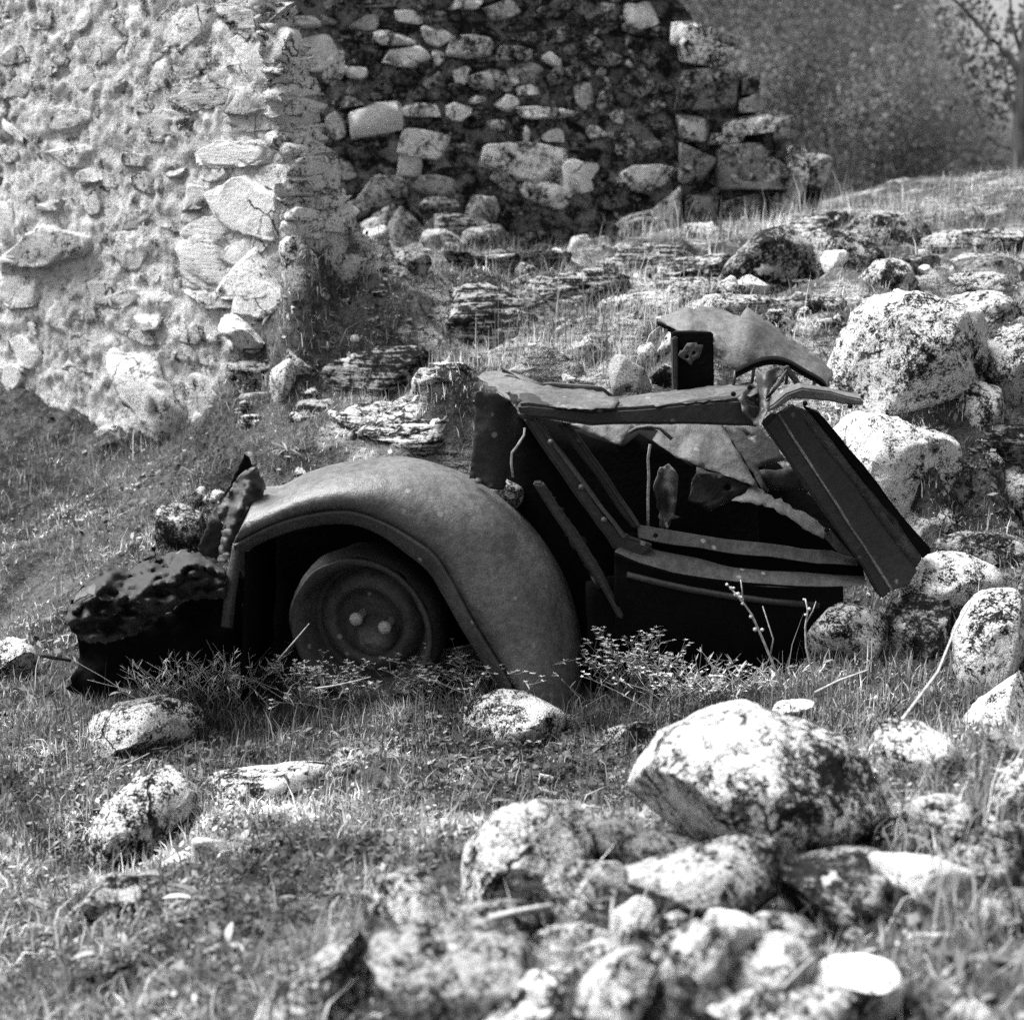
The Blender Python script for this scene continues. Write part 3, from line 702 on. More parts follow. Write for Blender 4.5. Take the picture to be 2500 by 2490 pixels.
# right of the wreck, nearer
rock('white-topped boulder holding the foot of the slanted pillar', poly=[(2195,1450),(2230,1395),(2290,1352),(2400,1365),(2455,1405),(2480,1480),(2420,1500),(2340,1490),(2260,1470)], tone=.66, moss=0.470, Y=4.25, depth=1.0)
rock('speckled boulder under the door sill, left of the white-topped one', poly=[(1975,1560),(2000,1500),(2060,1475),(2130,1480),(2170,1500),(2190,1560),(2180,1620),(2090,1650),(2000,1640)], tone=.42, moss=0.520, Y=4.1, depth=1.0)
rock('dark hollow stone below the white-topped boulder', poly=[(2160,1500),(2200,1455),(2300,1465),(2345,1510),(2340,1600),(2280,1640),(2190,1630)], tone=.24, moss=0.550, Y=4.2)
rock('tall white boulder cut off by the right edge below the pillar foot', poly=[(2330,1560),(2380,1470),(2450,1440),(2520,1480),(2540,1600),(2480,1700),(2400,1730),(2350,1700)], tone=.64, moss=0.480, Y=4.0, depth=1.0)
rock('long white slab slanting down from the right edge', poly=[(2325,1838),(2370,1790),(2440,1710),(2510,1655),(2530,1680),(2510,1740),(2440,1800),(2380,1840),(2340,1860)], tone=.66, moss=0.430, Y=3.6, depth=1.1)
rock('rough white rock below the long slanted slab', poly=[(2140,1800),(2170,1770),(2230,1775),(2300,1810),(2345,1850),(2385,1910),(2370,1945),(2310,1935),(2240,1900),(2180,1860)], tone=.60, moss=0.490, Y=3.55)
rock('white stone cut off by the right edge below the long slab', poly=[(2415,2000),(2440,1930),(2480,1880),(2540,1860),(2560,1990),(2480,2010)], tone=.62, moss=0.440, Y=3.35)
rock('small dark stone under the long slanted slab', 2455, 1830, 90, 90, tone=.28, moss=0.530, Y=3.55)
# near rubble, lower right
rock('biggest foreground boulder, pale at left and dark with moss at right', poly=[(1515,2005),(1570,1880),(1620,1775),(1700,1728),(1850,1718),(1960,1768),(2080,1800),(2150,1860),(2200,1960),(2218,2030),(2190,2095),(2080,2110),(1950,2095),(1870,2080),(1790,2050),(1720,2080),(1600,2050)], tone=.64, moss=0.460, side=.13, Y=3.22, depth=.85, sub=5, cuts=4, rough=.035)
rock('flat white stone peeping over the top of the biggest foreground boulder', 1935, 1735, 105, 45, tone=.66, moss=0.390, Y=3.75)
rock('knobbly pale boulder left of the biggest foreground boulder', poly=[(1125,2190),(1167,2122),(1220,2069),(1255,2016),(1330,1980),(1419,1985),(1450,2038),(1440,2110),(1374,2150),(1330,2160),(1242,2215),(1167,2225)], tone=.52, moss=0.500, Y=3.05, depth=1.0, sub=5)
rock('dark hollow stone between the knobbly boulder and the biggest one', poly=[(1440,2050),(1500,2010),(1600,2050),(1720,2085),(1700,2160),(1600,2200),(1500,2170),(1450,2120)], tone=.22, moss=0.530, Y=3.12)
rock('flat tilted slab under the biggest foreground boulder', poly=[(1490,2240),(1520,2190),(1650,2150),(1760,2110),(1870,2072),(1935,2128),(1915,2210),(1840,2235),(1725,2250),(1580,2275)], tone=.36, moss=0.490, Y=2.85, depth=.9, rough=.04)
rock('dark mossy block with a white cap at the lower right', poly=[(1937,2135),(2017,2118),(2167,2098),(2277,2122),(2340,2157),(2392,2197),(2390,2347),(2180,2370),(2030,2360),(1937,2303),(1890,2240)], tone=.30, moss=0.590, Y=2.85, depth=.9, sub=5, rough=.04)
rock('white cap stone on the dark mossy block at the lower right', poly=[(2140,2120),(2160,2098),(2277,2112),(2345,2150),(2390,2200),(2330,2195),(2250,2160)], tone=.72, moss=0.390, Y=2.78, depth=1.0)
rock('square-edged foreground block with a white top edge and dark front', poly=[(905,2300),(925,2283),(1040,2298),(1180,2285),(1265,2308),(1302,2370),(1295,2415),(1200,2455),(1150,2540),(900,2540)], tone=.30, moss=0.480, Y=2.42, depth=.6, sub=5, box=.5, rough=.03, cuts=3, top=(0, -.35, .95))
rock('dark triangular slab with a pale ridge left of the square-edged block', poly=[(590,2540),(720,2415),(830,2330),(905,2268),(930,2400),(920,2560),(760,2580)], tone=.42, moss=0.52, Y=1.98, depth=.9, sub=5, rough=.06)
rock('pale mossy rock behind the square-edged block', poly=[(870,2300),(905,2215),(985,2152),(1060,2165),(1075,2230),(1140,2270),(1080,2310),(960,2310)], tone=.52, moss=0.500, Y=2.75, depth=1.1)
rock('low mossy rock right behind the square-edged block', poly=[(1060,2290),(1120,2225),(1230,2210),(1330,2230),(1350,2290),(1300,2330),(1160,2320)], tone=.36, moss=0.540, Y=2.72)
rock('pale ridged stone at the bottom edge right of the square-edged block', poly=[(1140,2560),(1270,2435),(1390,2385),(1435,2415),(1430,2490),(1380,2560)], tone=.58, moss=0.460, Y=2.3, depth=1.0)
rock('second pale ridged stone at the bottom edge, leaning on the first', poly=[(1395,2460),(1470,2392),(1560,2340),(1600,2380),(1610,2450),(1560,2560),(1420,2560)], tone=.58, moss=0.470, Y=2.32, depth=1.0)
rock('small white knob of stone in a grassy gap of the rubble', 1418, 2235, 75, 75, tone=.66, moss=0.400, Y=2.75)
rock('white lump left of the flat tilted slab', poly=[(1495,2270),(1510,2225),(1560,2195),(1600,2200),(1590,2250),(1540,2290)], tone=.68, moss=0.400, Y=2.62)
rock('pale lump above the second ridged stone', 1470, 2330, 110, 70, tone=.54, moss=0.470, Y=2.55)
rock('bright knotty rock below the flat tilted slab', poly=[(1720,2260),(1750,2235),(1800,2250),(1850,2290),(1855,2340),(1800,2345),(1740,2310)], tone=.62, moss=0.440, Y=2.5)
rock('pale speckled rock in the middle of the bottom rubble', poly=[(1600,2400),(1610,2310),(1680,2265),(1760,2290),(1790,2360),(1740,2420),(1650,2440)], tone=.56, moss=0.470, Y=2.42)
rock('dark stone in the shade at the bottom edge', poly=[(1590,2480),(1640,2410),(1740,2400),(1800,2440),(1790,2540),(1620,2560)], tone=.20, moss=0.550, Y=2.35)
rock('rounded speckled rock left of the pure white block', poly=[(1790,2400),(1850,2330),(1910,2300),(1970,2340),(2000,2410),(1960,2490),(1840,2500)], tone=.52, moss=0.490, Y=2.42)
rock('wide grey rock across the bottom edge', poly=[(1740,2560),(1770,2480),(1880,2440),(2000,2430),(2110,2470),(2160,2560)], tone=.46, moss=0.500, Y=2.28)
rock('pure white square-cornered block at the lower right', poly=[(1985,2360),(2040,2352),(2170,2356),(2190,2395),(2188,2450),(2215,2520),(2120,2560),(2010,2480),(1990,2420)], tone=.80, moss=0.340, Y=2.4, depth=.8, box=.5, rough=.03)
rock('small white stone at the bottom edge near the lower right corner', 2385, 2490, 130, 70, tone=.7, moss=0.400, Y=2.45)
rock('grey stone under the dark hollow between the big rocks', 1500, 2150, 110, 80, tone=.34, moss=0.510, Y=2.95)
# lawn
rock('smooth flat pale stone in the lawn in front of the fender', poly=[(1109,1777),(1153,1737),(1242,1702),(1308,1712),(1388,1755),(1392,1808),(1317,1838),(1198,1822),(1145,1805)], tone=.60, moss=0.450, Y=3.85, depth=1.3, rough=.035)
rock('low mossy stone in the lawn right of the smooth flat one', 1540, 1800, 130, 75, tone=.40, moss=0.530)
rock('rounded speckled rock in the lawn below the crumpled nose', poly=[(146,1880),(212,1795),(287,1742),(398,1715),(490,1764),(470,1810),(380,1870),(265,1905)], tone=.56, moss=.48, Y=3.75, depth=1.2)
rock('broad low rock in the lower left lawn', poly=[(145,2140),(199,2046),(274,1954),(398,1896),(470,1923),(480,1993),(410,2050),(320,2100),(250,2170),(208,2195),(159,2190)], tone=.54, moss=.50, Y=3.25, depth=1.3, sub=5)
rock('flat white-edged slab in the left lawn above the broad low rock', poly=[(470,1950),(530,1921),(663,1912),(707,1899),(808,1877),(824,1908),(729,1930),(619,1970),(508,1985)], tone=.60, moss=0.470, Y=3.5, depth=1.6)
rock('small rounded stone right of the broad low rock', 517, 2073, 110, 75, tone=.48, moss=0.490)
rock('bright crumb of stone below the small rounded one', 425, 2108, 85, 50, tone=.66, moss=0.430)
rock('mossy hump at the lower end of the broad low rock', 265, 2205, 200, 110, tone=.34, moss=0.550)
rock('bright stone at the left edge beside the crumpled nose', poly=[(-60,1660),(-40,1580),(30,1562),(75,1590),(85,1640),(40,1680)], tone=.58, moss=0.480, Y=4.45)
rock('small pale stone in the lawn at the lower left corner', 300, 2370, 120, 40, tone=.46, moss=0.490)
rock('thin dark-edged flake in the lawn in front of the wheel', 840, 1838, 85, 22, tone=.42, moss=0.500)
rock('small pale stone in the middle of the lawn', 1335, 1905, 45, 40, tone=.58, moss=0.440)
rock('grey flat stone beside the thin flake in the lawn', 855, 1880, 100, 45, tone=.34, moss=0.460)
rock('little crumbly stone lodged between fender and dashboard post', 1238, 1205, 75, 62, tone=.36, moss=0.520, Y=4.42, sub=3)


# slabs of the slope behind the wreck
rock('long grey slab in the slope just below the heap of the back wall', poly=[(1080,640),(1180,615),(1320,612),(1400,630),(1350,665),(1200,680),(1110,670)], tone=.44, moss=.52, band=.6, depth=1.2)
rock('ribbed slab crossing the slope between the ribbed outcrop and the long pale slab', poly=[(1290,720),(1350,680),(1450,665),(1520,680),(1500,720),(1400,745),(1320,750)], tone=.46, moss=.52, band=.8, depth=1.2)
rock('weathered slab under the large mottled ridge boulder', poly=[(1700,760),(1760,725),(1850,730),(1930,755),(1900,800),(1800,810),(1730,800)], tone=.48, moss=.50, band=.4, depth=1.2)
rock('broken slab left of the large mottled ridge boulder', poly=[(1600,680),(1660,640),(1740,630),(1790,650),(1770,690),(1690,710),(1630,710)], tone=.42, moss=.53, band=.5, depth=1.2)
rock('wide flat outcrop in the ridge grass left of the right edge', poly=[(2280,600),(2350,570),(2450,565),(2500,590),(2460,620),(2360,625)], tone=.44, moss=.52, band=.5, depth=1.3)
rock('low outcrop in the ridge between the lichen boulder and the dark rounded stone', poly=[(2110,690),(2150,650),(2210,640),(2240,690),(2200,720),(2140,720)], tone=.44, moss=.52, depth=1.2)
rock('tilted grey slab below the wide flat outcrop near the right edge', poly=[(2330,690),(2400,670),(2490,680),(2520,720),(2440,735),(2370,725)], tone=.48, moss=.50, depth=1.2)
rock('streaky slab in the bank left of the dark ribbed mound', poly=[(640,1010),(700,980),(790,975),(830,1000),(790,1030),(700,1045)], tone=.44, moss=.52, band=.7, depth=1.2)
rock('streaky slab above the bright layered slab, left of the cowl', poly=[(1000,930),(1060,900),(1140,900),(1150,940),(1090,960),(1020,960)], tone=.46, moss=.52, band=.7, depth=1.1)
rock('pale streaky ledge between the low ribbed mound and the bright layered slab', poly=[(800,1040),(880,1000),(980,985),(1010,1000),(930,1040),(850,1075)], tone=.56, moss=.48, band=.8, depth=1.2)
rock('broad stone step in the bank under the bright blocky stone', poly=[(780,790),(840,755),(930,750),(980,780),(940,815),(850,825)], tone=.40, moss=.53, band=.4, depth=1.2)
rock('grey step of stone at the top of the bank, below the back wall heap', poly=[(880,650),(930,620),(1010,615),(1050,640),(1000,670),(920,675)], tone=.42, moss=.52, band=.3, depth=1.2)
rock('crumbled stone at the base of the pale wall, right of the wall corner', poly=[(740,560),(790,530),(840,540),(850,590),(800,620),(755,600)], tone=.46, moss=.48, Y=6.0)
rock('crumbled pale block spilling from the wall corner above the white triangular stone', poly=[(690,540),(740,515),(790,525),(780,570),(720,585)], tone=.62, moss=.44, Y=5.85)
# overlapping foreground slabs
rock('broad dark slab filling the gap left of the flat tilted slab', poly=[(1330,2170),(1400,2120),(1500,2130),(1560,2190),(1530,2260),(1420,2270),(1350,2230)], tone=.40, moss=.52, Y=2.95)
rock('speckled slab between the low mossy rock and the white lump', poly=[(1290,2350),(1340,2280),(1430,2270),(1500,2310),(1490,2380),(1400,2400),(1320,2400)], tone=.54, moss=.48, Y=2.6)
rock('angular grey slab between the bright knotty rock and the dark mossy block', poly=[(1830,2290),(1880,2240),(1960,2250),(2020,2310),(1990,2370),(1900,2370)], tone=.42, moss=.51, Y=2.55)
rock('angular slab in the scrub right of the dark mossy block', poly=[(2400,2230),(2450,2180),(2530,2190),(2560,2270),(2480,2310),(2410,2290)], tone=.42, moss=.52, Y=2.7)
rock('weathered slab right of the biggest foreground boulder', poly=[(2220,2010),(2270,1960),(2360,1970),(2410,2020),(2370,2070),(2270,2080)], tone=.46, moss=.51, Y=3.1)

# small stones: each is named after the stone beside it
rgf = np.random.default_rng(606)
KEYS = [(1860,1900,'biggest foreground boulder'),(1290,2090,'knobbly pale boulder'),(1100,2400,'square-edged block'),(1720,2170,'flat tilted slab'),(2160,2230,'dark mossy block'),(2090,2440,'pure white block'),
        (1690,2350,'pale speckled rock'),(1500,2450,'second pale ridged stone'),(1290,2470,'first pale ridged stone'),(1418,2235,'small white knob'),(1890,2400,'rounded speckled rock'),(1200,2270,'low mossy rock'),(2260,1860,'rough white rock'),
        (1160,790,'dark ribbed outcrop'),(920,915,'low dark ribbed mound'),(1000,1050,'bright layered slab'),(1540,930,'pear-shaped stone'),(1350,893,'round white stone'),(1590,755,'long pale slab'),(1870,660,'large mottled boulder'),(2060,630,'lichen boulder'),
        (2180,560,'long overhanging stone'),(2232,675,'dark rounded stone'),(2370,645,'flat pale ridge stone'),(1400,700,'ribbed slab'),(1240,645,'long grey slab'),(1690,670,'broken slab'),(2390,595,'wide flat outcrop'),(1780,715,'bright shard'),(1405,800,'low grey hump'),
        (735,893,'rounded pale-capped stone'),(836,690,'bright blocky stone'),(625,925,'squat stacked block'),(740,1010,'streaky bank slab'),(580,800,'leaning white slab'),(880,790,'broad stone step'),(960,650,'grey step of stone'),(725,635,'white triangular stone'),(910,1030,'pale streaky ledge')]
USED = set()
def near_label(px, py, tone, w):
    adj = ('tiny' if w < 36 else 'small' if w < 62 else 'fist-sized')+' '+('dark' if tone < .43 else 'grey' if tone < .52 else 'pale')
    for kx, ky, kn in sorted(KEYS, key=lambda k: math.hypot(k[0]-px, (k[1]-py)*1.3)):
        dx, dy = px-kx, (py-ky)*1.3
        rels = [('right of' if dx > 0 else 'left of'), ('below' if dy > 0 else 'above')]
        if abs(dy) > abs(dx): rels.reverse()
        for r in rels:
            lab = '%s stone in the gap just %s the %s' % (adj, r, kn)
            if lab not in USED: USED.add(lab); return lab
for (n, x0, x1, y0, y1, wr, hr, grp, skip) in [
        (44, 1080, 2480, 2110, 2480, (40, 95), (30, 60), 'small foreground rubble', lambda x, y: x < 1500 and y < 2230),
        (52, 900, 2480, 600, 900, (28, 84), (18, 44), 'small stones on the slope', lambda x, y: x < 1250 and y > 700),
        (30, 560, 1000, 620, 1080, (26, 66), (18, 42), 'small stones on the bank', lambda x, y: x < 640 and y < 760)]:
    for i in range(n):
        px = rgf.uniform(x0, x1); py = rgf.uniform(y0, y1); w = rgf.uniform(*wr); h = rgf.uniform(*hr); tn = rgf.uniform(.36, .66)
        if skip(px, py): continue
        rock(near_label(px, py, tn, w), px, py, w, h, rgf.normal(0, 13), tone=tn, moss=rgf.uniform(.44, .54), band=rgf.choice([0, 0, .5]), sub=3, group=grp)

rock('crumbly pale slab wedged below the light boulder face', poly=[(2180,1310),(2230,1250),(2310,1240),(2350,1290),(2320,1350),(2230,1360)], tone=.60, moss=.48, Y=4.75)
rock('speckled slab closing the gap between the biggest right boulder and the edge', poly=[(2350,980),(2400,930),(2450,960),(2460,1040),(2400,1070),(2350,1050)], tone=.52, moss=.49, Y=5.0)

# bedrock and big slabs that tie the rubble together
rock('broad cracked bedrock face behind the boulders at the right edge', poly=[(2060,1300),(2040,1000),(2080,820),(2180,740),(2320,720),(2480,740),(2600,800),(2620,1250),(2500,1400),(2250,1400)], tone=.50, moss=.50, Y=5.2, depth=.5, sub=6, cuts=12, bed=False)
rock('long cracked bedrock shelf under the ridge boulders', poly=[(1500,770),(1560,690),(1700,640),(1900,650),(2100,660),(2300,640),(2520,660),(2540,760),(2300,780),(2050,790),(1800,800),(1620,800)], tone=.46, moss=.52, band=.45, Y=6.15, depth=.5, sub=6, cuts=14, bed=False)
rock('big angular slab lying flat under the bottom rubble', poly=[(880,2420),(1000,2330),(1300,2300),(1650,2290),(1900,2330),(2000,2420),(1980,2600),(1000,2600)], tone=.42, moss=.52, Y=2.75, depth=.7, sub=6, cuts=14, bed=False)
rock('angular slab propped below the biggest foreground boulder, left end', poly=[(1420,2120),(1500,2040),(1640,2060),(1780,2080),(1860,2130),(1760,2200),(1560,2220),(1450,2190)], tone=.44, moss=.51, Y=3.3, depth=.8, sub=5)
rock('dark angular slab in the scrub at the lower right edge', poly=[(2330,2120),(2400,2040),(2520,2030),(2560,2120),(2500,2200),(2390,2200)], tone=.38, moss=.53, Y=2.95, depth=.9)

# the ground itself, settled round the stones
gx = axis(-300, 300, -3.4, 3.6, 0.025); gy = axis(-60, 900, 1.3, 9.5, 0.025)
GX, GY = np.meshgrid(gx, gy); zz = ground_z(GX.ravel(), GY.ravel())
nx = len(gx); idx = np.arange(len(gx)*len(gy)).reshape(len(gy), nx)
gf = np.stack([idx[:-1, :-1], idx[:-1, 1:], idx[1:, 1:], idx[1:, :-1]], -1).reshape(-1, 4)
g = link('ground', mesh_np('ground', np.stack([GX.ravel(), GY.ravel(), zz], 1), gf, SOIL))
setp(g, kind='structure')


# ------------------------------------------------------------------ the wrecked car
CAR0 = Vector((0.0, 4.35, 0.0))
car = empty('wrecked_car', CAR0)
setp(car, 'rusted car wreck with arched fender and torn sheet metal, half buried in rubble', 'car')
def sheet_mesh(name, verts, faces, mat, parent, thick=0.0025, smooth=True, base=None):
    base = CAR0 if base is None else base
    v = np.array([tuple(q) for q in verts])-np.array(base[:])[None]
    me = bpy.data.meshes.new(name); me.from_pydata([tuple(q) for q in v], [], [tuple(f) for f in faces])
    me.update()
    if smooth:
        for p in me.polygons: p.use_smooth = True
    me.materials.append(mat)
    o = link(name, me, parent)
    md = o.modifiers.new('thickness', 'SOLIDIFY'); md.thickness = thick; md.offset = 0.0
    return o
def cdt_sheet(name, poly, Yf, mat, parent=None, step=14, thick=0.0025, wob=0.006, seed=0, holes=(), jag=2.0, smooth=True, crease=0.0):
    """a torn sheet: outline in picture elements, Yf(px,py) gives how far away each point of it lies"""
    parent = car if parent is None else parent
    rg = np.random.default_rng(seed+900)
    bpts = []
    n = len(poly)
    for i in range(n):
        a = np.array(poly[i], float); b = np.array(poly[(i+1) % n], float)
        m = max(1, int(np.linalg.norm(b-a)/step))
        for k in range(m):
            q = a+(b-a)*k/m
            if k: q = q+rg.normal(0, jag, 2)
            bpts.append(q)
    hpts = []
    for (hx, hy, hr) in holes:
        hpts.append([np.array((hx+hr*math.cos(t), hy+hr*math.sin(t))) for t in np.linspace(0, 2*math.pi, 9)[:-1]])
    pa = np.array(bpts); lo, hi = pa.min(0), pa.max(0)
    def inside(q, pl):
        c = False; j = len(pl)-1
        for i in range(len(pl)):
            if (pl[i][1] > q[1]) != (pl[j][1] > q[1]) and q[0] < (pl[j][0]-pl[i][0])*(q[1]-pl[i][1])/(pl[j][1]-pl[i][1])+pl[i][0]: c = not c
            j = i
        return c
    inner = []
    for yy in np.arange(lo[1]+step/2, hi[1], step*0.9):
        for xx in np.arange(lo[0]+step/2, hi[0], step):
            q = np.array((xx, yy))+rg.uniform(-step*.2, step*.2, 2)
            if inside(q, bpts) and min(np.hypot(*(pa-q).T)) > step*0.45 and all(math.hypot(q[0]-h[0], q[1]-h[1]) > h[2]*1.4 for h in holes): inner.append(q)
    allp = bpts+inner; faces_c = [list(range(len(bpts)))]
    k0 = len(allp); hf = []
    for h in hpts:
        hf.append(list(range(k0, k0+len(h)))); allp = allp+h; k0 += len(h)
    faces_c += hf
    res = geometry.delaunay_2d_cdt([Vector((float(q[0]), float(q[1]))) for q in allp], [], faces_c, 1 if not holes else 4, 1e-4)
    pv, _, pf = res[0], res[1], res[2]
    if not holes: keep = pf
    else:
        of = res[5]; keep = [f for f, o in zip(pf, of) if 0 in o and not any(k in o for k in range(1, len(hpts)+1))]
    vs = []
    nz = fbm(np.array([[q.x*0.02, q.y*0.02, seed] for q in pv]), 3, seed)
    nz2 = fbm(np.array([[q.x*0.075, q.y*0.075, seed+3] for q in pv]), 2, seed+4)
    nz3 = np.abs(fbm(np.array([[q.x*0.028+q.y*.012, q.y*0.045, seed+9.] for q in pv]), 2, seed+14))
    for q, w1, w2, w3 in zip(pv, nz, nz2, nz3):
        vs.append(P(q.x, q.y, Yf(q.x, q.y)+wob*(w1*1.5+w2*0.6)-crease*w3))
    used = sorted({i for f in keep for i in f}); mp = {a: b for b, a in enumerate(used)}
    return sheet_mesh(name, [vs[i] for i in used], [[mp[i] for i in f] for f in keep], mat, parent, thick, smooth)
def slab(name, poly, thick, mat, Y=4.3, parent=None, bevel=0.006, wob=0.007, seed=0, slope=0.0, smooth=False):
    """a bar of folded steel: front outline in picture elements (optionally with its own distance), pushed back by thick"""
    parent = car if parent is None else parent
    bm = bmesh.new()
    fr = [bm.verts.new(P(p[0], p[1], p[2] if len(p) > 2 else Y)) for p in poly]
    bk = [bm.verts.new(v.co+Vector((0, thick, slope))) for v in fr]
    n = len(fr)
    bm.faces.new(fr); bm.faces.new(bk[::-1])
    for i in range(n): bm.faces.new((fr[i], bk[i], bk[(i+1) % n], fr[(i+1) % n]))
    bmesh.ops.recalc_face_normals(bm, faces=bm.faces)
    bmesh.ops.triangulate(bm, faces=[f for f in bm.faces if len(f.verts) > 4])
    bmesh.ops.bevel(bm, geom=[e for e in bm.edges if e.is_manifold and e.calc_face_angle(0) > 0.5], offset=bevel, segments=2, affect='EDGES', clamp_overlap=True)
    for it in range(3):
        es = [e for e in bm.edges if e.calc_length() > 0.07]
        if es: bmesh.ops.subdivide_edges(bm, edges=es, cuts=1)
    bmesh.ops.triangulate(bm, faces=bm.faces)
    co = np.array([v.co[:] for v in bm.verts])
    d = np.stack([fbm(co*9+seed, 2, seed+k) for k in range(3)], 1)*wob
    for v, dd in zip(bm.verts, d): v.co += Vector(dd)
    o = from_bm(name, bm, mat, parent, smooth, CAR0)
    return o
def grid_sheet(name, rows, mat, parent=None, thick=0.0025, nu=60, nv=16, wob=0.0, seed=0):
    """smooth sheet through rows of points (each row a section)"""
    parent = car if parent is None else parent
    A = np.array([[tuple(q) for q in r] for r in rows])
    def cat(A, n):
        m = A.shape[0]; t = np.linspace(0, m-1, n); i = np.clip(np.floor(t).astype(int), 0, m-2); f = (t-i)
        f = f.reshape((-1,)+(1,)*(A.ndim-1))
        g_ = lambda k: A[np.clip(k, 0, m-1)]
        p0, p1, p2, p3 = g_(i-1), g_(i), g_(i+1), g_(i+2)
        return 0.5*((2*p1)+(-p0+p2)*f+(2*p0-5*p1+4*p2-p3)*f**2+(-p0+3*p1-3*p2+p3)*f**3)
    B = cat(A, nu); B = np.swapaxes(cat(np.swapaxes(B, 0, 1), nv), 0, 1)
    q = B.reshape(-1, 3)
    if wob: q = q+wob*np.stack([fbm(q*6+seed, 2, seed+k) for k in range(3)], 1)
    id_ = np.arange(nu*nv).reshape(nu, nv)
    f = np.stack([id_[:-1, :-1], id_[:-1, 1:], id_[1:, 1:], id_[1:, :-1]], -1).reshape(-1, 4)
    return sheet_mesh(name, q, f, mat, parent, thick)
def tube(name, pts, r, mat, parent=None, seg=8, base=None, taper=None):
    parent = car if parent is None else parent
    base = CAR0 if base is None else base
    bm = bmesh.new(); rings = []
    for i, p in enumerate(pts):
        d = (pts[min(i+1, len(pts)-1)]-pts[max(i-1, 0)]).normalized()
        a = d.orthogonal().normalized(); b = d.cross(a)
        rr = r if taper is None else r+(taper-r)*i/(len(pts)-1)
        rings.append([bm.verts.new(p+a*rr*math.cos(t)+b*rr*math.sin(t)) for t in [2*math.pi*k/seg for k in range(seg)]])
    for i in range(len(rings)-1):
        for k in range(seg): bm.faces.new((rings[i][k], rings[i][(k+1) % seg], rings[i+1][(k+1) % seg], rings[i+1][k]))
    bm.faces.new(rings[0][::-1]); bm.faces.new(rings[-1])
    bmesh.ops.recalc_face_normals(bm, faces=bm.faces)
    return from_bm(name, bm, mat, parent, True, base)

# --- fender
Bp = [(568,1330),(663,1281),(751,1255),(850,1246),(930,1270),(1000,1308),(1062,1352),(1105,1418),(1150,1505),(1195,1580),(1240,1655),(1275,1740)]
Cp = [(638,1188),(690,1184),(757,1150),(860,1127),(985,1116),(1115,1147),(1218,1206),(1308,1294),(1372,1400),(1405,1500),(1422,1600),(1432,1730)]
rows = []
for i, (b, c) in enumerate(zip(Bp, Cp)):
    L = lambda t, Y: P(b[0]+(c[0]-b[0])*t, b[1]+(c[1]-b[1])*t, Y)
    rows.append([P(b[0], b[1], 4.150), L(.16, 4.122), L(.42, 4.135), L(.70, 4.205), L(.90, 4.315), P(c[0], c[1]+1, 4.45), P(c[0]-(c[0]-b[0])*.02, c[1]+16, 4.62), P(c[0]-(c[0]-b[0])*.10, c[1]+60, 4.78)])
FEND = make_rust('fender_rusted_steel', 0.085, 0.55, 0.46, 0.5)  # paler rust of the fender
fender = grid_sheet('fender', rows, FEND, nu=96, nv=40, wob=0.006, seed=4)
# rolled edge round the wheel opening
Ep = [(577,1352),(663,1310),(751,1282),(850,1275),(925,1300),(990,1345),(1046,1392),(1085,1455),(1130,1535),(1175,1605),(1222,1680),(1258,1760)]
rows = [[P(b[0], b[1]-2, 4.152), P(b[0]*.85+e[0]*.15, b[1]*.85+e[1]*.15, 4.128), P((b[0]+e[0])/2, (b[1]+e[1])/2, 4.138), P(e[0], e[1], 4.162), P(e[0], e[1]+4, 4.20)] for b, e in zip(Bp, Ep)]
grid_sheet('wheel_arch_lip', rows, RUST, fender, nu=96, nv=14)
rows = [[P(568,1332,4.15), P(582,1340,4.14), P(590,1352,4.17)], [P(556,1400,4.155), P(572,1405,4.145), P(582,1410,4.18)], [P(549,1450,4.16), P(565,1455,4.15), P(575,1458,4.19)], [P(540,1530,4.17), P(556,1532,4.16), P(568,1535,4.2)]]
grid_sheet('front_flange', rows, RUST, fender, nu=24, nv=8)
tube('rivet', [P(1168,1176,4.33), P(1170,1170,4.325)], 0.011, RUST_P, fender)
# dark wing lining and an added blocker that keep the arch black
cdt_sheet('inner_wing', [(560,1340),(680,1210),(860,1150),(1000,1140),(1150,1190),(1300,1320),(1400,1500),(1440,1760),(540,1760)], lambda x, y: 4.80+0.00*y, NEAR_BLACK, step=60)
slab('arch_light_blocker', [(596,1345),(606,1345),(600,1720),(586,1720)], .55, NEAR_BLACK, Y=4.24, bevel=.002, seed=3)  # added sheet that keeps sunlight out of the wheel arch

# --- wheel
PALE = make_rust('pale_steel', 0.30, 0.0)
WC = P(882, 1538, 4.33)
wheel = empty('wheel', WC-CAR0); wheel.parent = car
wheel.rotation_euler = (math.radians(4), math.radians(0), math.radians(-16))
def lathe(name, prof, mat, parent, seg=72, wob=0.0, seed=0, loc=(0, 0, 0)):
    V = []; F = []
    for (r, y) in prof:
        for k in range(seg):
            a = 2*math.pi*k/seg; V.append((r*math.cos(a), y, r*math.sin(a)))
    V = np.array(V)
    if wob: V = V+wob*np.stack([fbm(V*22+seed, 2, seed+k) for k in range(3)], 1)
    for i in range(len(prof)-1):
        for k in range(seg): F.append((i*seg+k, i*seg+(k+1) % seg, (i+1)*seg+(k+1) % seg, (i+1)*seg+k))
    o = link(name, mesh_np(name, V, np.array(F), mat), parent, loc); return o
lathe('rim', [(.195,.20),(.186,.16),(.180,.10),(.192,.05),(.205,.010),(.226,-.014),(.232,-.010),(.233,.002),(.226,.010),(.216,.008),(.204,.030),(.192,.066),(.180,.092),(.172,.098)], RUST, wheel, wob=.003)
lathe('tyre_bead', [(.233,.0),(.246,.015),(.252,.05),(.246,.12),(.230,.17),(.20,.18)], RUST_D, wheel, wob=.006, seed=5)
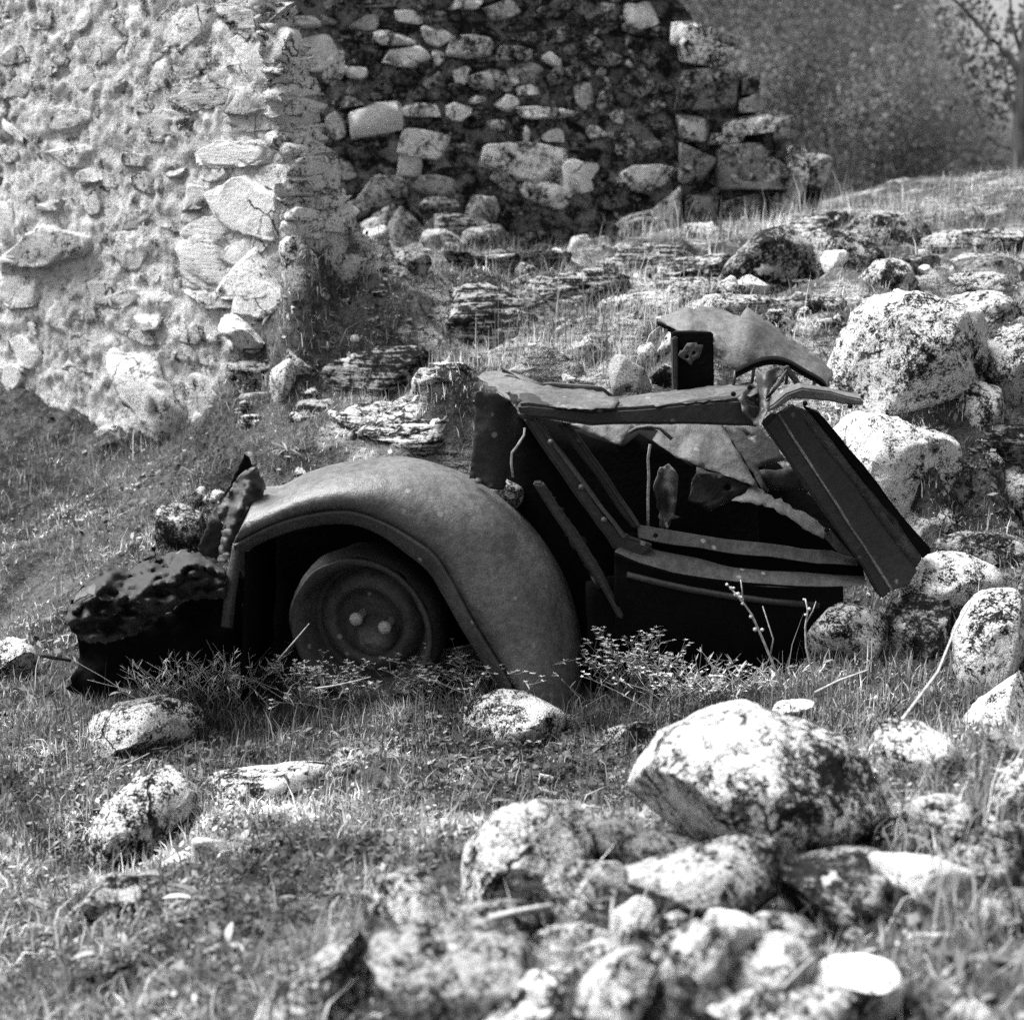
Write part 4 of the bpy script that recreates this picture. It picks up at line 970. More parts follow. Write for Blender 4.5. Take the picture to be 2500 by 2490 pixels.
lathe('wheel_disc', [(.176,.104),(.168,.088),(.155,.070),(.138,.058),(.122,.056),(.112,.062),(.106,.076),(.102,.094),(.06,.100),(.0,.100)], RUST, wheel, wob=.003, seed=7)
lathe('brake_drum', [(.19,.14),(.19,.28),(.02,.29)], NEAR_BLACK, wheel)
for (dx, dz, l) in ((-.030, .022, .075), (.064, .002, .075)):
    st = lathe('wheel_stud', [(.0,-l),(.012,-l+.001),(.019,-l+.007),(.0215,-l+.017),(.019,-l+.028),(.014,-l+.036),(.013,.005)], PALE, wheel, 18, loc=(dx, .092, dz))
lathe('hub_cap', [(.0,-.046),(.026,-.044),(.046,-.034),(.064,-.012),(.072,.010),(.075,.03)], RUST_P, wheel, 40, wob=.014, seed=3, loc=(.010, .085, -.055))

# --- crumpled nose left of the fender
nz_ = [(355,1600),(390,1530),(450,1430),(520,1370),(600,1330),(660,1322),(720,1340),(745,1318),(790,1290),(828,1262),(838,1210),(866,1214),(862,1255),(822,1300),(880,1284),(920,1250),(1000,1225),(1100,1240),(1180,1290),(1250,1330),(1240,1500),(1050,1500),(900,1590),(780,1680),(640,1730),(500,1742),(430,1715),(390,1665)]
npx = [(x/2.2635, 800+y/2.2635) for x, y in nz_]
def nose_y(x, y):
    top = np.interp(x, [155, 200, 260, 330, 380, 440, 500, 560], [1510, 1440, 1392, 1380, 1355, 1345, 1350, 1390])
    bot = np.interp(x, [155, 190, 250, 330, 400, 460, 560], [1530, 1565, 1570, 1550, 1510, 1465, 1465])
    t = min(max((y-top)/max(bot-top, 20), 0), 1)
    yb = 4.04+0.14*(x-155)/400
    wv = 0.10*math.sin(x*.021)+0.05*math.sin(x*.063+1)
    lip = 0.34*max(0, .34+wv-t)/.34
    rib = 0.045*abs(math.sin((t+wv*.8)*8.2+.5)) + 0.02*abs(math.sin(x*.05+y*.03))
    return yb + lip - rib + 0.07*t*t
nose = cdt_sheet('crumpled_nose', npx, nose_y, RUST_D, step=6.5, wob=0.012, seed=6, thick=0.002, jag=2.6, crease=.16)
cdt_sheet('torn_rim', [(p[0]/2.2635, 800+p[1]/2.2635) for p in [(455,1440),(520,1410),(570,1440),(600,1480),(640,1500),(600,1510),(560,1505),(530,1480),(490,1470),(440,1500),(400,1540),(420,1480)]], lambda x, y: 4.0+(1460-y)*0.002, RUST, nose, step=8, wob=.012, seed=8)
cdt_sheet('nose_shade_sheet', [(185,1545),(230,1560),(300,1560),(400,1500),(470,1450),(560,1400),(600,1400),(602,1730),(420,1730),(230,1720),(160,1680),(195,1610)], lambda x, y: 4.27+.1*(x-155)/400, NEAR_BLACK, nose, step=18, wob=.03, seed=9, jag=6)  # near-black sheet standing in for the shade under the nose
tube('loose_rod', [P(100,1598,4.1), P(130,1606,4.12), P(172,1612,4.16)], .006, RUST_D, nose)
# torn flap standing at the front of the fender
fl = [(1240,940),(1285,880),(1330,810),(1400,772),(1418,768),(1450,830),(1466,872),(1440,960),(1400,1030),(1350,1080),(1310,1140),(1290,1190),(1245,1300),(1205,1290),(1220,1180),(1232,1090),(1210,1060),(1204,1010)]
flap = cdt_sheet('torn_flap', [(x/2.2635, 800+y/2.2635) for x, y in fl], lambda x, y: 4.20+.0022*abs((x-590)-(1230-y)*.38)+.06*math.sin((x+y*.4)*.06)*.3, RUST, step=7, wob=.010, seed=12, jag=2.5, crease=.06)
cdt_sheet('folded_edge', [(x/2.2635, 800+y/2.2635) for x, y in [(1240,940),(1290,830),(1330,745),(1350,692),(1372,712),(1396,762),(1330,808),(1285,878)]], lambda x, y: 4.33+.001*(x-580), NEAR_BLACK, flap, step=9, wob=.01, seed=13)
cdt_sheet('bright_tip', [(x/2.2635, 800+y/2.2635) for x, y in [(1350,692),(1375,684),(1400,692),(1418,762),(1398,770),(1378,716)]], lambda x, y: 4.30+.003*(1120-y)*.3, RUST_P, flap, step=8, wob=.008, seed=14)
cdt_sheet('dark_strip', [(x/2.2635, 800+y/2.2635) for x, y in [(1170,1030),(1215,1060),(1232,1090),(1220,1180),(1210,1290),(1100,1240),(1090,1215),(1150,1080)]], lambda x, y: 4.27, RUST_D, flap, step=10, wob=.015, seed=15)

# --- dashboard plate, cowl and front pillars
cdt_sheet('cowl_panel', [(1159,958),(1172,954),(1215,960),(1245,978),(1262,1000),(1264,1060),(1252,1130),(1228,1196),(1205,1195),(1146,1168),(1152,1110),(1160,1040)], lambda x, y: 4.33+0.12*max(0, (x-1195)/70)**2, RUST_D, step=12, wob=.006, seed=21)
cdt_sheet('dashboard_plate', [(1166,920),(1180,910),(1228,904),(1262,918),(1326,944),(1350,945),(1472,957),(1512,978),(1500,997),(1443,1001),(1360,995),(1290,986),(1262,990),(1215,955)], lambda x, y: 4.29+(990-y)*0.0046+max(0, (1330-x))*0.0004, RUST_P, step=12, wob=.006, seed=22)
slab('plate_ridge', [(1324,940),(1345,938),(1470,946),(1512,974),(1502,978),(1462,957),(1345,949)], .03, RUST, Y=4.52, bevel=.003)
tube('ridge_fold', [P(1230,904,4.66), P(1275,922,4.6), P(1326,946,4.54)], .009, RUST_P)
cdt_sheet('torn_tab', [(1232,958),(1245,955),(1275,978),(1262,992)], lambda x, y: 4.27, RUST_P, step=8, wob=.004, seed=23)
slab('roof_rail', [(1262,990),(1290,986),(1360,993),(1443,1000),(1550,994),(1700,981),(1802,972),(1850,985),(1856,1045),(1823,1039),(1700,1038),(1550,1038),(1443,1039),(1350,1028),(1272,1020)], .17, RUST_D, Y=4.275, bevel=.010, seed=31, slope=.012)
cdt_sheet('rail_top', [(1443,1000),(1502,978),(1560,965),(1700,948),(1800,936),(1840,932),(1850,960),(1802,972),(1700,981),(1550,994)], lambda x, y: 4.285+(np.interp(x,[1443,1550,1700,1802,1850],[1000,994,981,972,966])-y)*.0048, RUST_P, step=13, wob=.003, seed=32)
slab('front_pillar', [(1278,1022),(1314,1020),(1400,1140),(1480,1255),(1532,1312),(1600,1334),(1560,1372),(1500,1345),(1480,1310),(1400,1205)], .05, RUST_D, Y=4.28, bevel=.009, seed=33)
slab('window_channel', [(1362,1036),(1394,1037),(1450,1115),(1530,1232),(1566,1286),(1548,1290),(1490,1215),(1420,1115)], .035, RUST_D, Y=4.34, bevel=.005, seed=34)
slab('door_edge', [(1300,1180),(1326,1180),(1420,1318),(1470,1400),(1526,1508),(1512,1512),(1440,1390),(1370,1290)], .04, RUST_D, Y=4.27, bevel=.006, seed=35)
for nm, a_, b_, Yl in (('pillar_lip', (1312,1021), (1530,1312), 4.268), ('channel_lip', (1392,1037), (1566,1284), 4.328)):
    dx, dy = b_[0]-a_[0], b_[1]-a_[1]
    slab(nm, [(a_[0]-9,a_[1],Yl+.004),(a_[0],a_[1]-2,Yl+.024),(a_[0]+dx*.5,a_[1]+dy*.5,Yl+.024),(b_[0],b_[1],Yl+.024),(b_[0]-9,b_[1]+4,Yl+.004),(a_[0]+dx*.5-9,a_[1]+dy*.5+4,Yl+.004)], .008, RUST, bevel=.002, seed=37)
for (x, y) in ((1345, 1080), (1420, 1190), (1475, 1270)):
    tube('hinge_bolt', [P(x, y, 4.272), P(x-1, y-1, 4.258)], .009, RUST)
cdt_sheet('door_flange', [(1318,1185),(1345,1200),(1440,1340),(1500,1450),(1530,1510),(1505,1520),(1455,1430),(1400,1340)], lambda x, y: 4.285+.0004*(x-1318), RUST_D, step=10, wob=.012, seed=38, jag=3.5, crease=.03)
tube('wire', [P(1281,1045,4.35), P(1280,1062,4.34), P(1262,1090,4.33), P(1250,1105,4.33), P(1248,1130,4.33), P(1252,1165,4.34)], .004, STRAW)
cdt_sheet('side_scuttle', [(1255,1010),(1300,1040),(1500,1340),(1520,1700),(1400,1720),(1300,1300),(1225,1200)], lambda x, y: 4.47+.00*(x-1250), NEAR_BLACK, step=45, seed=36)

# --- window sill rails and door
slab('sill_rail', [(1558,1284,4.345),(1650,1298,4.345),(1760,1314,4.345),(1880,1330,4.345),(2030,1346,4.345),(2095,1368,4.345),(2095,1384,4.315),(1990,1374,4.315),(1880,1362,4.315),(1760,1347,4.315),(1650,1331,4.315),(1560,1313,4.315)], .012, RUST, bevel=.003, seed=41)
cdt_sheet('sill_groove_shade', [(1540,1300),(1650,1315),(1880,1345),(2105,1370),(2112,1420),(1880,1410),(1650,1375),(1520,1345)], lambda x, y: 4.365, NEAR_BLACK, step=30, seed=45)  # near-black strip painting the shade between the two rails
slab('door_belt', [(1525,1326,4.31),(1580,1342,4.31),(1650,1358,4.31),(1760,1380,4.31),(1880,1397,4.31),(2000,1405,4.31),(2112,1409,4.31),(2112,1428,4.25),(2000,1436,4.25),(1880,1432,4.25),(1760,1420,4.25),(1650,1401,4.25),(1560,1378,4.25),(1500,1352,4.25)], .02, RUST, bevel=.006, seed=42)
rows = [[P(x, y0, 4.25), P(x, y0+24, 4.262), P(x, y0+60, 4.262), P(x, y0+130, 4.28), P(x+(1750-x)*.05, y0+330, 4.36)] for x, y0 in [(1500,1352),(1580,1382),(1680,1404),(1800,1420),(1900,1428),(2000,1432),(2060,1432)]]
door = grid_sheet('door_skin', rows, NEAR_BLACK, nu=40, nv=20, wob=.004, seed=43)
tube('door_moulding', [P(1530,1402,4.262), P(1600,1420,4.256), P(1680,1438,4.254), P(1780,1455,4.254), P(1880,1468,4.256), P(2000,1478,4.262)], .010, RUST_D, door)
cdt_sheet('rocker', [(1430,1420),(1540,1400),(1560,1700),(1440,1720)], lambda x, y: 4.33, NEAR_BLACK, step=40, seed=44)
# --- rear pillar, two channels
slab('rear_pillar', [(1868,1040),(1897,1010),(2177,1440),(2152,1466),(2112,1394)], .09, RUST_D, Y=4.27, bevel=.005, seed=51)
slab('pillar_edge', [(1890,1012,4.290),(1903,1010,4.258),(2182,1438,4.258),(2169,1446,4.290)], .02, PALE, bevel=.003, seed=55)  # lit ridge of the pillar painted on as a paler strip
slab('pillar_web', [(1895,1012,4.285),(1935,985,4.33),(2240,1392,4.33),(2222,1425,4.31),(2175,1444,4.285)], .012, RUST_D, bevel=.003, seed=52)
slab('rear_channel', [(1922,983,4.365),(1970,998,4.325),(2254,1360,4.325),(2232,1394,4.365)], .03, FEND, bevel=.005, seed=53)  # lit face of the channel put into the paler rust
slab('rear_channel_flange', [(1964,994),(2004,1012),(2277,1346),(2248,1368)], .06, NEAR_BLACK, Y=4.33, bevel=.006, seed=54)

# --- bent strut, inner panels
cdt_sheet('inner_roof_panel', [(1393,1036),(1500,1034),(1625,1036),(1760,1036),(1800,1100),(1852,1190),(1838,1187),(1784,1165),(1706,1140),(1640,1108),(1593,1074),(1607,1052),(1568,1046),(1537,1054),(1515,1087),(1460,1066)], lambda x, y: 4.62+(1100-y)*0.0012, RUST_P, step=14, wob=.012, seed=61)
tube('torn_lip', [P(1537,1056,4.6), P(1555,1045,4.585), P(1585,1041,4.58), P(1612,1046,4.58), P(1640,1072,4.58)], .006, RUST_P)
cdt_sheet('rear_inner_panel', [(1762,1036),(1850,1040),(1885,1075),(1918,1122),(1850,1140),(1878,1200),(1862,1200),(1810,1110)], lambda x, y: 4.82+(1100-y)*.0006, RUST, step=16, wob=.006, seed=62, holes=[(1830,1067,6)])
cdt_sheet('rear_shelf', [(1845,1150),(1960,1140),(1990,1200),(1880,1195)], lambda x, y: 4.9, RUST_D, step=20, seed=63)
cdt_sheet('bent_strut', [(1786,1222),(1838,1188),(1862,1196),(1980,1262),(2024,1294),(2010,1316),(1985,1304),(1930,1266),(1862,1232)], lambda x, y: 4.48-(x-1786)*.0003+(1250-y)*.0012, RUST_P, step=12, wob=.008, seed=64, holes=[])
slab('strut_foot', [(2004,1300),(2028,1292),(2100,1380),(2072,1382)], .02, RUST_P, Y=4.37, bevel=.003, seed=65)
cdt_sheet('strut_plate', [(1700,1140),(1784,1168),(1838,1190),(1790,1222),(1730,1250),(1680,1220)], lambda x, y: 4.56, RUST_D, step=14, wob=.01, seed=66, holes=[(1776,1190,9)])
tube('hanging_rod', [P(1587,1085,4.42), P(1582,1120,4.42), P(1584,1160,4.42), P(1582,1220,4.42), P(1582,1287,4.42)], .0045, STRAW)
cdt_sheet('hanging_flap', [(1612,1140),(1632,1132),(1650,1150),(1655,1180),(1650,1230),(1645,1256),(1662,1262),(1640,1268),(1632,1292),(1612,1290),(1604,1230),(1596,1185)], lambda x, y: 4.46+.03*math.sin((x-1600)*.09), RUST, step=9, wob=.012, seed=67)
# far side, floor and added backing of the cabin, near-black to imitate shade
cdt_sheet('far_side_panel', [(1262,1010),(1400,1036),(1760,1040),(1900,1130),(2010,1240),(2120,1400),(2120,1640),(1262,1640)], lambda x, y: 4.97, NEAR_BLACK, step=70, seed=71)
cdt_sheet('cabin_shade_backing', [(1850,1200),(1960,1250),(2040,1290),(2110,1385),(1850,1400)], lambda x, y: 4.62, NEAR_BLACK, step=40, seed=73)
cdt_sheet('cabin_ceiling', [(1380,1046),(1520,1092),(1560,1060),(1600,1082),(1700,1148),(1700,1062),(1560,1050)], lambda x, y: 4.66+.25*(1150-y)/100, NEAR_BLACK, step=30, seed=72)

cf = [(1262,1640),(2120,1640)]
sheet_mesh('cabin_floor', [Vector((0.06,4.36,.12)),Vector((1.05,4.36,.12)),Vector((1.12,5.05,.14)),Vector((0.06,5.05,.14))], [(0,1,2,3)], NEAR_BLACK, car)
# --- torn roof skin on its post
slab('roof_post', [(1644,812),(1741,812),(1741,962),(1648,962)], .05, NEAR_BLACK, Y=4.50, bevel=.004, seed=81)
slab('post_edge', [(1643,826),(1656,822),(1658,962),(1647,962)], .06, RUST_D, Y=4.48, bevel=.004, seed=82)
cdt_sheet('punched_plate', [(1655,868),(1678,838),(1717,842),(1708,872),(1688,893)], lambda x, y: 4.475, RUST, step=9, wob=.002, seed=83, holes=[(1677,871,5), (1694,862,5)])
rz = [(140,215),(180,185),(270,155),(340,130),(470,130),(560,150),(660,190),(700,130),(740,150),(860,235),(1000,340),(1150,440),(1230,520),(1240,560),(1200,645),(1170,610),(1090,570),(980,490),(900,460),(850,450),(780,470),(700,510),(630,525),(560,460),(530,400),(490,360),(475,290),(440,285),(345,320),(270,280),(190,230)]
def roof_y(x, y):
    # the skin arches: its upper edge lies further back, the near edge curls down
    top = np.interp(x, [1605, 1680, 1760, 1830, 1900, 1990, 2035], [782, 750, 757, 752, 800, 860, 905])
    return 4.40+0.30*math.exp(-((y-top)/70.0))+0.05*(x-1600)/400
roof = cdt_sheet('roof_skin', [(1550+x/2.565, 700+y/2.565) for x, y in rz], roof_y, RUST_P, step=10, wob=.012, seed=84, thick=.002, jag=3.0)
cdt_sheet('curled_edge', [(1603,784),(1620,790),(1640,800),(1650,806),(1640,812),(1620,802),(1606,796)], lambda x, y: 4.47, NEAR_BLACK, roof, step=7, wob=.01, seed=85)
rows = [[P(x, y, 4.44), P(x, y+10, 4.42), P(x+2, y+20, 4.46)] for x, y in [(1795,902),(1840,880),(1880,870),(1920,876),(1960,898),(2005,924),(2018,940)]]
grid_sheet('skin_hem', rows, NEAR_BLACK, roof, nu=40, nv=8)
# crumpled joint between rail, pillar and roof
cdt_sheet('crumpled_gusset', [(1800,968),(1830,945),(1850,915),(1890,898),(1912,902),(1880,950),(1868,980),(1905,978),(1870,1010),(1858,1045),(1838,1030),(1815,1010)], lambda x, y: 4.27+.03*math.sin(x*.11)+(1000-y)*.0012, RUST, step=8, wob=.02, seed=86)
slab('bracket_arm', [(1912,902),(1925,895),(1972,958),(1960,962)], .02, RUST, Y=4.36, bevel=.003, seed=87)
slab('bracket_brace', [(1925,900),(1915,930),(1880,972),(1868,980),(1905,930)], .02, RUST, Y=4.33, bevel=.003, seed=88)
slab('bent_bar', [(1858,1004),(1890,985),(1920,962),(1960,948),(2030,958),(2108,972),(2108,988),(2060,986),(1990,978),(1940,975),(1900,996),(1868,1010)], .05, RUST_P, Y=4.26, bevel=.005, seed=89, slope=.01)
for (x, y, l) in ((1796, 905, 40), (1842, 890, 45), (1925, 888, 50), (1990, 925, 30)):
    tube('nail', [P(x, y, 4.44), P(x-3, y+l*.5, 4.43), P(x-6, y+l, 4.44)], .005, RUST)
for (x, y) in ((1790, 962), (1830, 946), (2018, 1294), (1600, 1307), (1965, 985), (2075, 992)):
    tube('bolt', [P(x, y, 4.262), P(x+1, y, 4.25)], .0075, NEAR_BLACK)

# ------------------------------------------------------------------ trees behind the ridge
def crown_mesh(name, rx, rz, n, leaf, seed, tone, nclump=60, hollow=.35):
    rg = np.random.default_rng(seed)
    d = rg.normal(size=(nclump, 3)); d /= np.linalg.norm(d, axis=1)[:, None]
    rr = (hollow+(1-hollow)*rg.random(nclump)**.5)
    cc = d*rr[:, None]*np.array([rx, rx, rz])[None]
    k = rg.integers(0, nclump, n)
    p = cc[k]+rg.normal(size=(n, 3))*np.array([rx, rx, rz])[None]*.16
    a = rg.normal(size=(n, 3)); a /= np.linalg.norm(a, axis=1)[:, None]
    b = np.cross(a, rg.normal(size=(n, 3))); b /= np.linalg.norm(b, axis=1)[:, None]
    s = leaf*rg.uniform(.6, 1.4, n)[:, None]
    V = np.stack([p-a*s*.6, p+b*s*.4, p+a*s*.7, p-b*s*.4], 1).reshape(-1, 3)
    i = np.arange(n)*4; F = np.stack([i, i+1, i+2, i+3], 1)
    t = tone*np.exp(rg.normal(0, .25, nclump))[k]*np.exp(rg.normal(0, .12, n))
    return mesh_np(name, V, F, TREELEAF, False, {'tone': np.repeat(t, 4)})
crowns = [crown_mesh('crown', 1.9, 2.1, 70000, .032, 11+i, .20, 120) for i in range(3)]
def limb(bm, pts, r0, r1, seg=9):
    rings = []
    for i, p in enumerate(pts):
        d = (pts[min(i+1, len(pts)-1)]-pts[max(i-1, 0)]).normalized(); a = d.orthogonal().normalized(); b = d.cross(a); r = r0+(r1-r0)*i/(len(pts)-1)
        rings.append([bm.verts.new(p+a*r*math.cos(t)+b*r*math.sin(t)) for t in [2*math.pi*k/seg for k in range(seg)]])
    for i in range(len(rings)-1):
        for k in range(seg): bm.faces.new((rings[i][k], rings[i][(k+1) % seg], rings[i+1][(k+1) % seg], rings[i+1][k]))
def trunk_mesh(h, r, seed, nb=7):
    rg = np.random.default_rng(seed); bm = bmesh.new()
    pts = [Vector((rg.normal(0, .05)*k, rg.normal(0, .05)*k, h*k/6)) for k in range(7)]
    limb(bm, pts, r, r*.35)
    for k in range(nb):
        i = rg.integers(2, 6); a = rg.uniform(0, 6.28); L = rg.uniform(.8, 1.6); p = pts[i]
        limb(bm, [p, p+Vector((math.cos(a)*L*.5, math.sin(a)*L*.5, L*.3)), p+Vector((math.cos(a)*L, math.sin(a)*L, L*.8))], r*.35, r*.08, 6)
    me = bpy.data.meshes.new('trunk'); bm.to_mesh(me); bm.free()
    for p in me.polygons: p.use_smooth = True
    me.materials.append(BARK); return me
trunks = [trunk_mesh(3.4, .14, 21+i) for i in range(2)]
def tree(label, px, Y, zc, sc, rot, v):
    Y *= 1.8; sc *= 1.8; zc = zc*1.0
    x = (px-CX)/FPX*Y; z0 = gz(x, Y)
    r = empty('leafy_tree', (x, Y, z0)); setp(r, label, 'tree', 'trees behind the ridge')
    t = link('trunk', trunks[v % 2], r); t.rotation_euler = (0, 0, rot); t.scale = (sc, sc, sc*zc/3.0)
    c = link('crown', crowns[v % 3], r, (0, 0, zc*sc)); c.rotation_euler = (0, 0, rot); c.scale = (sc, sc, sc)
    return r
tree('leafy tree rising directly behind the stepped end of the dark wall', 1640, 14.5, 2.3, 1.0, .3, 0)
tree('tall tree mass in the middle of the background, right of the wall', 1800, 16.0, 2.2, 1.0, 1.9, 1)
tree('broad tree filling the background left of the dark trunk', 1890, 17.5, 1.9, .95, 3.3, 2)
tree('low bushy tree just above the ridge skyline', 2100, 13.2, 1.0, .62, 4.1, 0)
tree('low bushy tree beside the foot of the broken wall', 1900, 13.0, 1.1, .66, 5.2, 1)
tree('low bushy tree on the skyline near the dark trunk', 2330, 14.0, .55, .42, .9, 2)
tree('far tall tree whose top leaves the picture behind the wall end', 1600, 19.0, 3.4, 1.3, 2.4, 2)
tree('far tall tree whose top leaves the picture in the middle background', 1760, 21.0, 3.6, 1.3, .7, 0)
tree('far tall tree thinning out toward the bright sky', 1900, 22.0, 3.0, 1.05, 5.5, 1)
# thin tree at the right edge with a bare bough
ty = 13.5
x0 = (2492-CX)/FPX*ty; zb = gz(x0, ty)
rt = empty('thin_tree', (x0, ty, zb)); setp(rt, 'thin dark-trunked tree at the right edge with a bare bough against the sky', 'tree')
bm = bmesh.new()
o0 = Vector((x0, ty, zb))
tp = [P(2496, 520, ty)-o0, P(2490, 400, ty)-o0, P(2492, 300, ty)-o0, P(2500, 180, ty)-o0, P(2512, 60, ty)-o0, P(2530, -200, ty)-o0]
limb(bm, [Vector((tp[0].x, 0, -.1))]+tp, .095, .05)
from_bm('trunk', bm, BARK, rt, True)
for pts, r in (([(2495,190),(2460,130),(2420,95),(2380,50),(2330,0),(2290,-60)], .035), ([(2492,320),(2470,250),(2455,180),(2440,120)], .018), ([(2490,370),(2450,360),(2425,345)], .014), ([(2500,150),(2470,60),(2465,-20)], .022), ([(2420,95),(2400,40),(2410,0)], .013)):
    bm = bmesh.new(); limb(bm, [P(a, b, ty)-o0 for a, b in pts], r, r*.4, 7); from_bm('bough', bm, BARK, rt, True)
rg = np.random.default_rng(91)
cl = [(2380,40,.25),(2330,90,.3),(2440,130,.25),(2470,40,.3),(2400,180,.28),(2350,180,.25),(2470,220,.22),(2420,250,.2),(2380,330,.2),(2490,100,.3),(2400,420,.25),(2460,440,.2),(2300,30,.3),(2340,250,.3),(2360,400,.25)]
pp = []
for (a, b, r) in cl:
    c = P(a, b, ty+.3)-o0; pp.append(np.array(c[:])[None]+rg.normal(size=(90, 3))*r*.5)
pp = np.concatenate(pp); n = len(pp)
a = rg.normal(size=(n, 3)); a /= np.linalg.norm(a, axis=1)[:, None]; b = np.cross(a, rg.normal(size=(n, 3))); b /= np.linalg.norm(b, axis=1)[:, None]
s = .05*rg.uniform(.6, 1.4, n)[:, None]
V = np.stack([pp-a*s*.6, pp+b*s*.4, pp+a*s*.7, pp-b*s*.4], 1).reshape(-1, 3); i = np.arange(n)*4
link('crown', mesh_np('crown', V, np.stack([i, i+1, i+2, i+3], 1), TREELEAF, False, {'tone': np.repeat(.10*np.exp(rg.normal(0, .3, n)), 4)}), rt)

# ------------------------------------------------------------------ grass, ground cover and weeds
def in_car(x, y):
    u = x/y*FPX+CX
    return (u > 560) & (u < 2010) & (y > 4.22) & (y < 5.02)
def patchy(x, y):
    q = np.stack([x, y, np.zeros_like(x)], 1)
    return np.exp(1.1*fbm(q*2.3, 3, 71)+1.3*fbm(q*9, 3, 75))
def blades(n, xr, yr, length, width, tone, seed, dens_pow=1.3, clump=3.0, lean=0.6, thr=0.35, sel=None):
    rg = np.random.default_rng(seed)
    # nearer ground gets more blades, as it fills more of the view
    y = (yr[0]**(1-dens_pow)+rg.random(n*3)*(yr[1]**(1-dens_pow)-yr[0]**(1-dens_pow)))**(1/(1-dens_pow))
    half = y*0.42+0.25
    x = rg.uniform(-1, 1, n*3)*half
    if xr is not None: x = rg.uniform(xr[0], xr[1], n*3)
    dn = vnoise(np.stack([x*clump, y*clump, np.zeros_like(x)], 1), seed)*0.7+0.3*vnoise(np.stack([x*clump*4, y*clump*4, np.zeros_like(x)], 1), seed+1)
    ok = (dn > thr*rg.uniform(.6, 1.4, len(x))) & ~in_car(x, y) & ~((x > .3) & (y > 5.9) & (y < 7.2) & (rg.random(len(x)) < .6)) & ~((x > -.2+.1*np.sin(y*9)) & (y < 2.75) & (rg.random(len(x)) < .93))
    if sel is not None: ok &= sel(x, y)
    x, y = x[ok][:n], y[ok][:n]; n = len(x)
    return place_blades(x, y, length, width, tone, rg, lean)
def place_blades(x, y, length, width, tone, rg, lean=0.6, z=None):
    n = len(x)
    z = ground_z(x, y)-0.004 if z is None else z
    L = length*np.exp(rg.normal(0, .38, n)); wd = width*rg.uniform(.6, 1.4, n)
    a = rg.uniform(0, 2*math.pi, n); ln = np.abs(rg.normal(0, lean, n))
    dx, dy = np.cos(a), np.sin(a); b = rg.uniform(0, 2*math.pi, n); sx, sy = np.cos(b), np.sin(b)
    base = np.stack([x, y, z], 1); side = np.stack([sx, sy, np.zeros(n)], 1)*wd[:, None]*.5
    h1 = np.stack([dx*L*.5*np.sin(ln*.5), dy*L*.5*np.sin(ln*.5), L*.5*np.cos(ln*.5)], 1)
    h2 = h1+np.stack([dx*L*.5*np.sin(ln*1.3), dy*L*.5*np.sin(ln*1.3), L*.5*np.cos(ln*1.3)], 1)
    V = np.stack([base-side, base+side, base+h1+side*.8, base+h1-side*.8, base+h2], 1).reshape(-1, 3)
    i = np.arange(n)*5
    F = np.concatenate([np.stack([i, i+1, i+2], 1), np.stack([i, i+2, i+3], 1), np.stack([i+3, i+2, i+4], 1)])
    t = tone[0]*np.exp(rg.normal(0, tone[1], n)); t = np.where(rg.random(n) < tone[3], tone[2]*rg.uniform(.7, 1.3, n), t)
    t = t*patchy(x, y)
    return V, F, np.repeat(t, 5)
def join(parts):
    Vs, Fs, Ts, o = [], [], [], 0
    for V, F, T in parts: Vs.append(V); Fs.append(F+o); Ts.append(T); o += len(V)
    return np.concatenate(Vs), np.concatenate(Fs), np.concatenate(Ts)
parts = [blades(250000, None, (1.6, 9.2), .026, .0022, (.14, .65, .62, .22), 201, 1.6, lean=.8),
         blades(9000, None, (1.6, 4.6), .055, .0045, (.2, .4, .5, .3), 203, 1.3, 2.5, .75, .45),
         blades(16000, None, (1.6, 9.0), .05, .0032, (.18, .5, .62, .4), 202, 1.4, 1.6, .9, .56)]
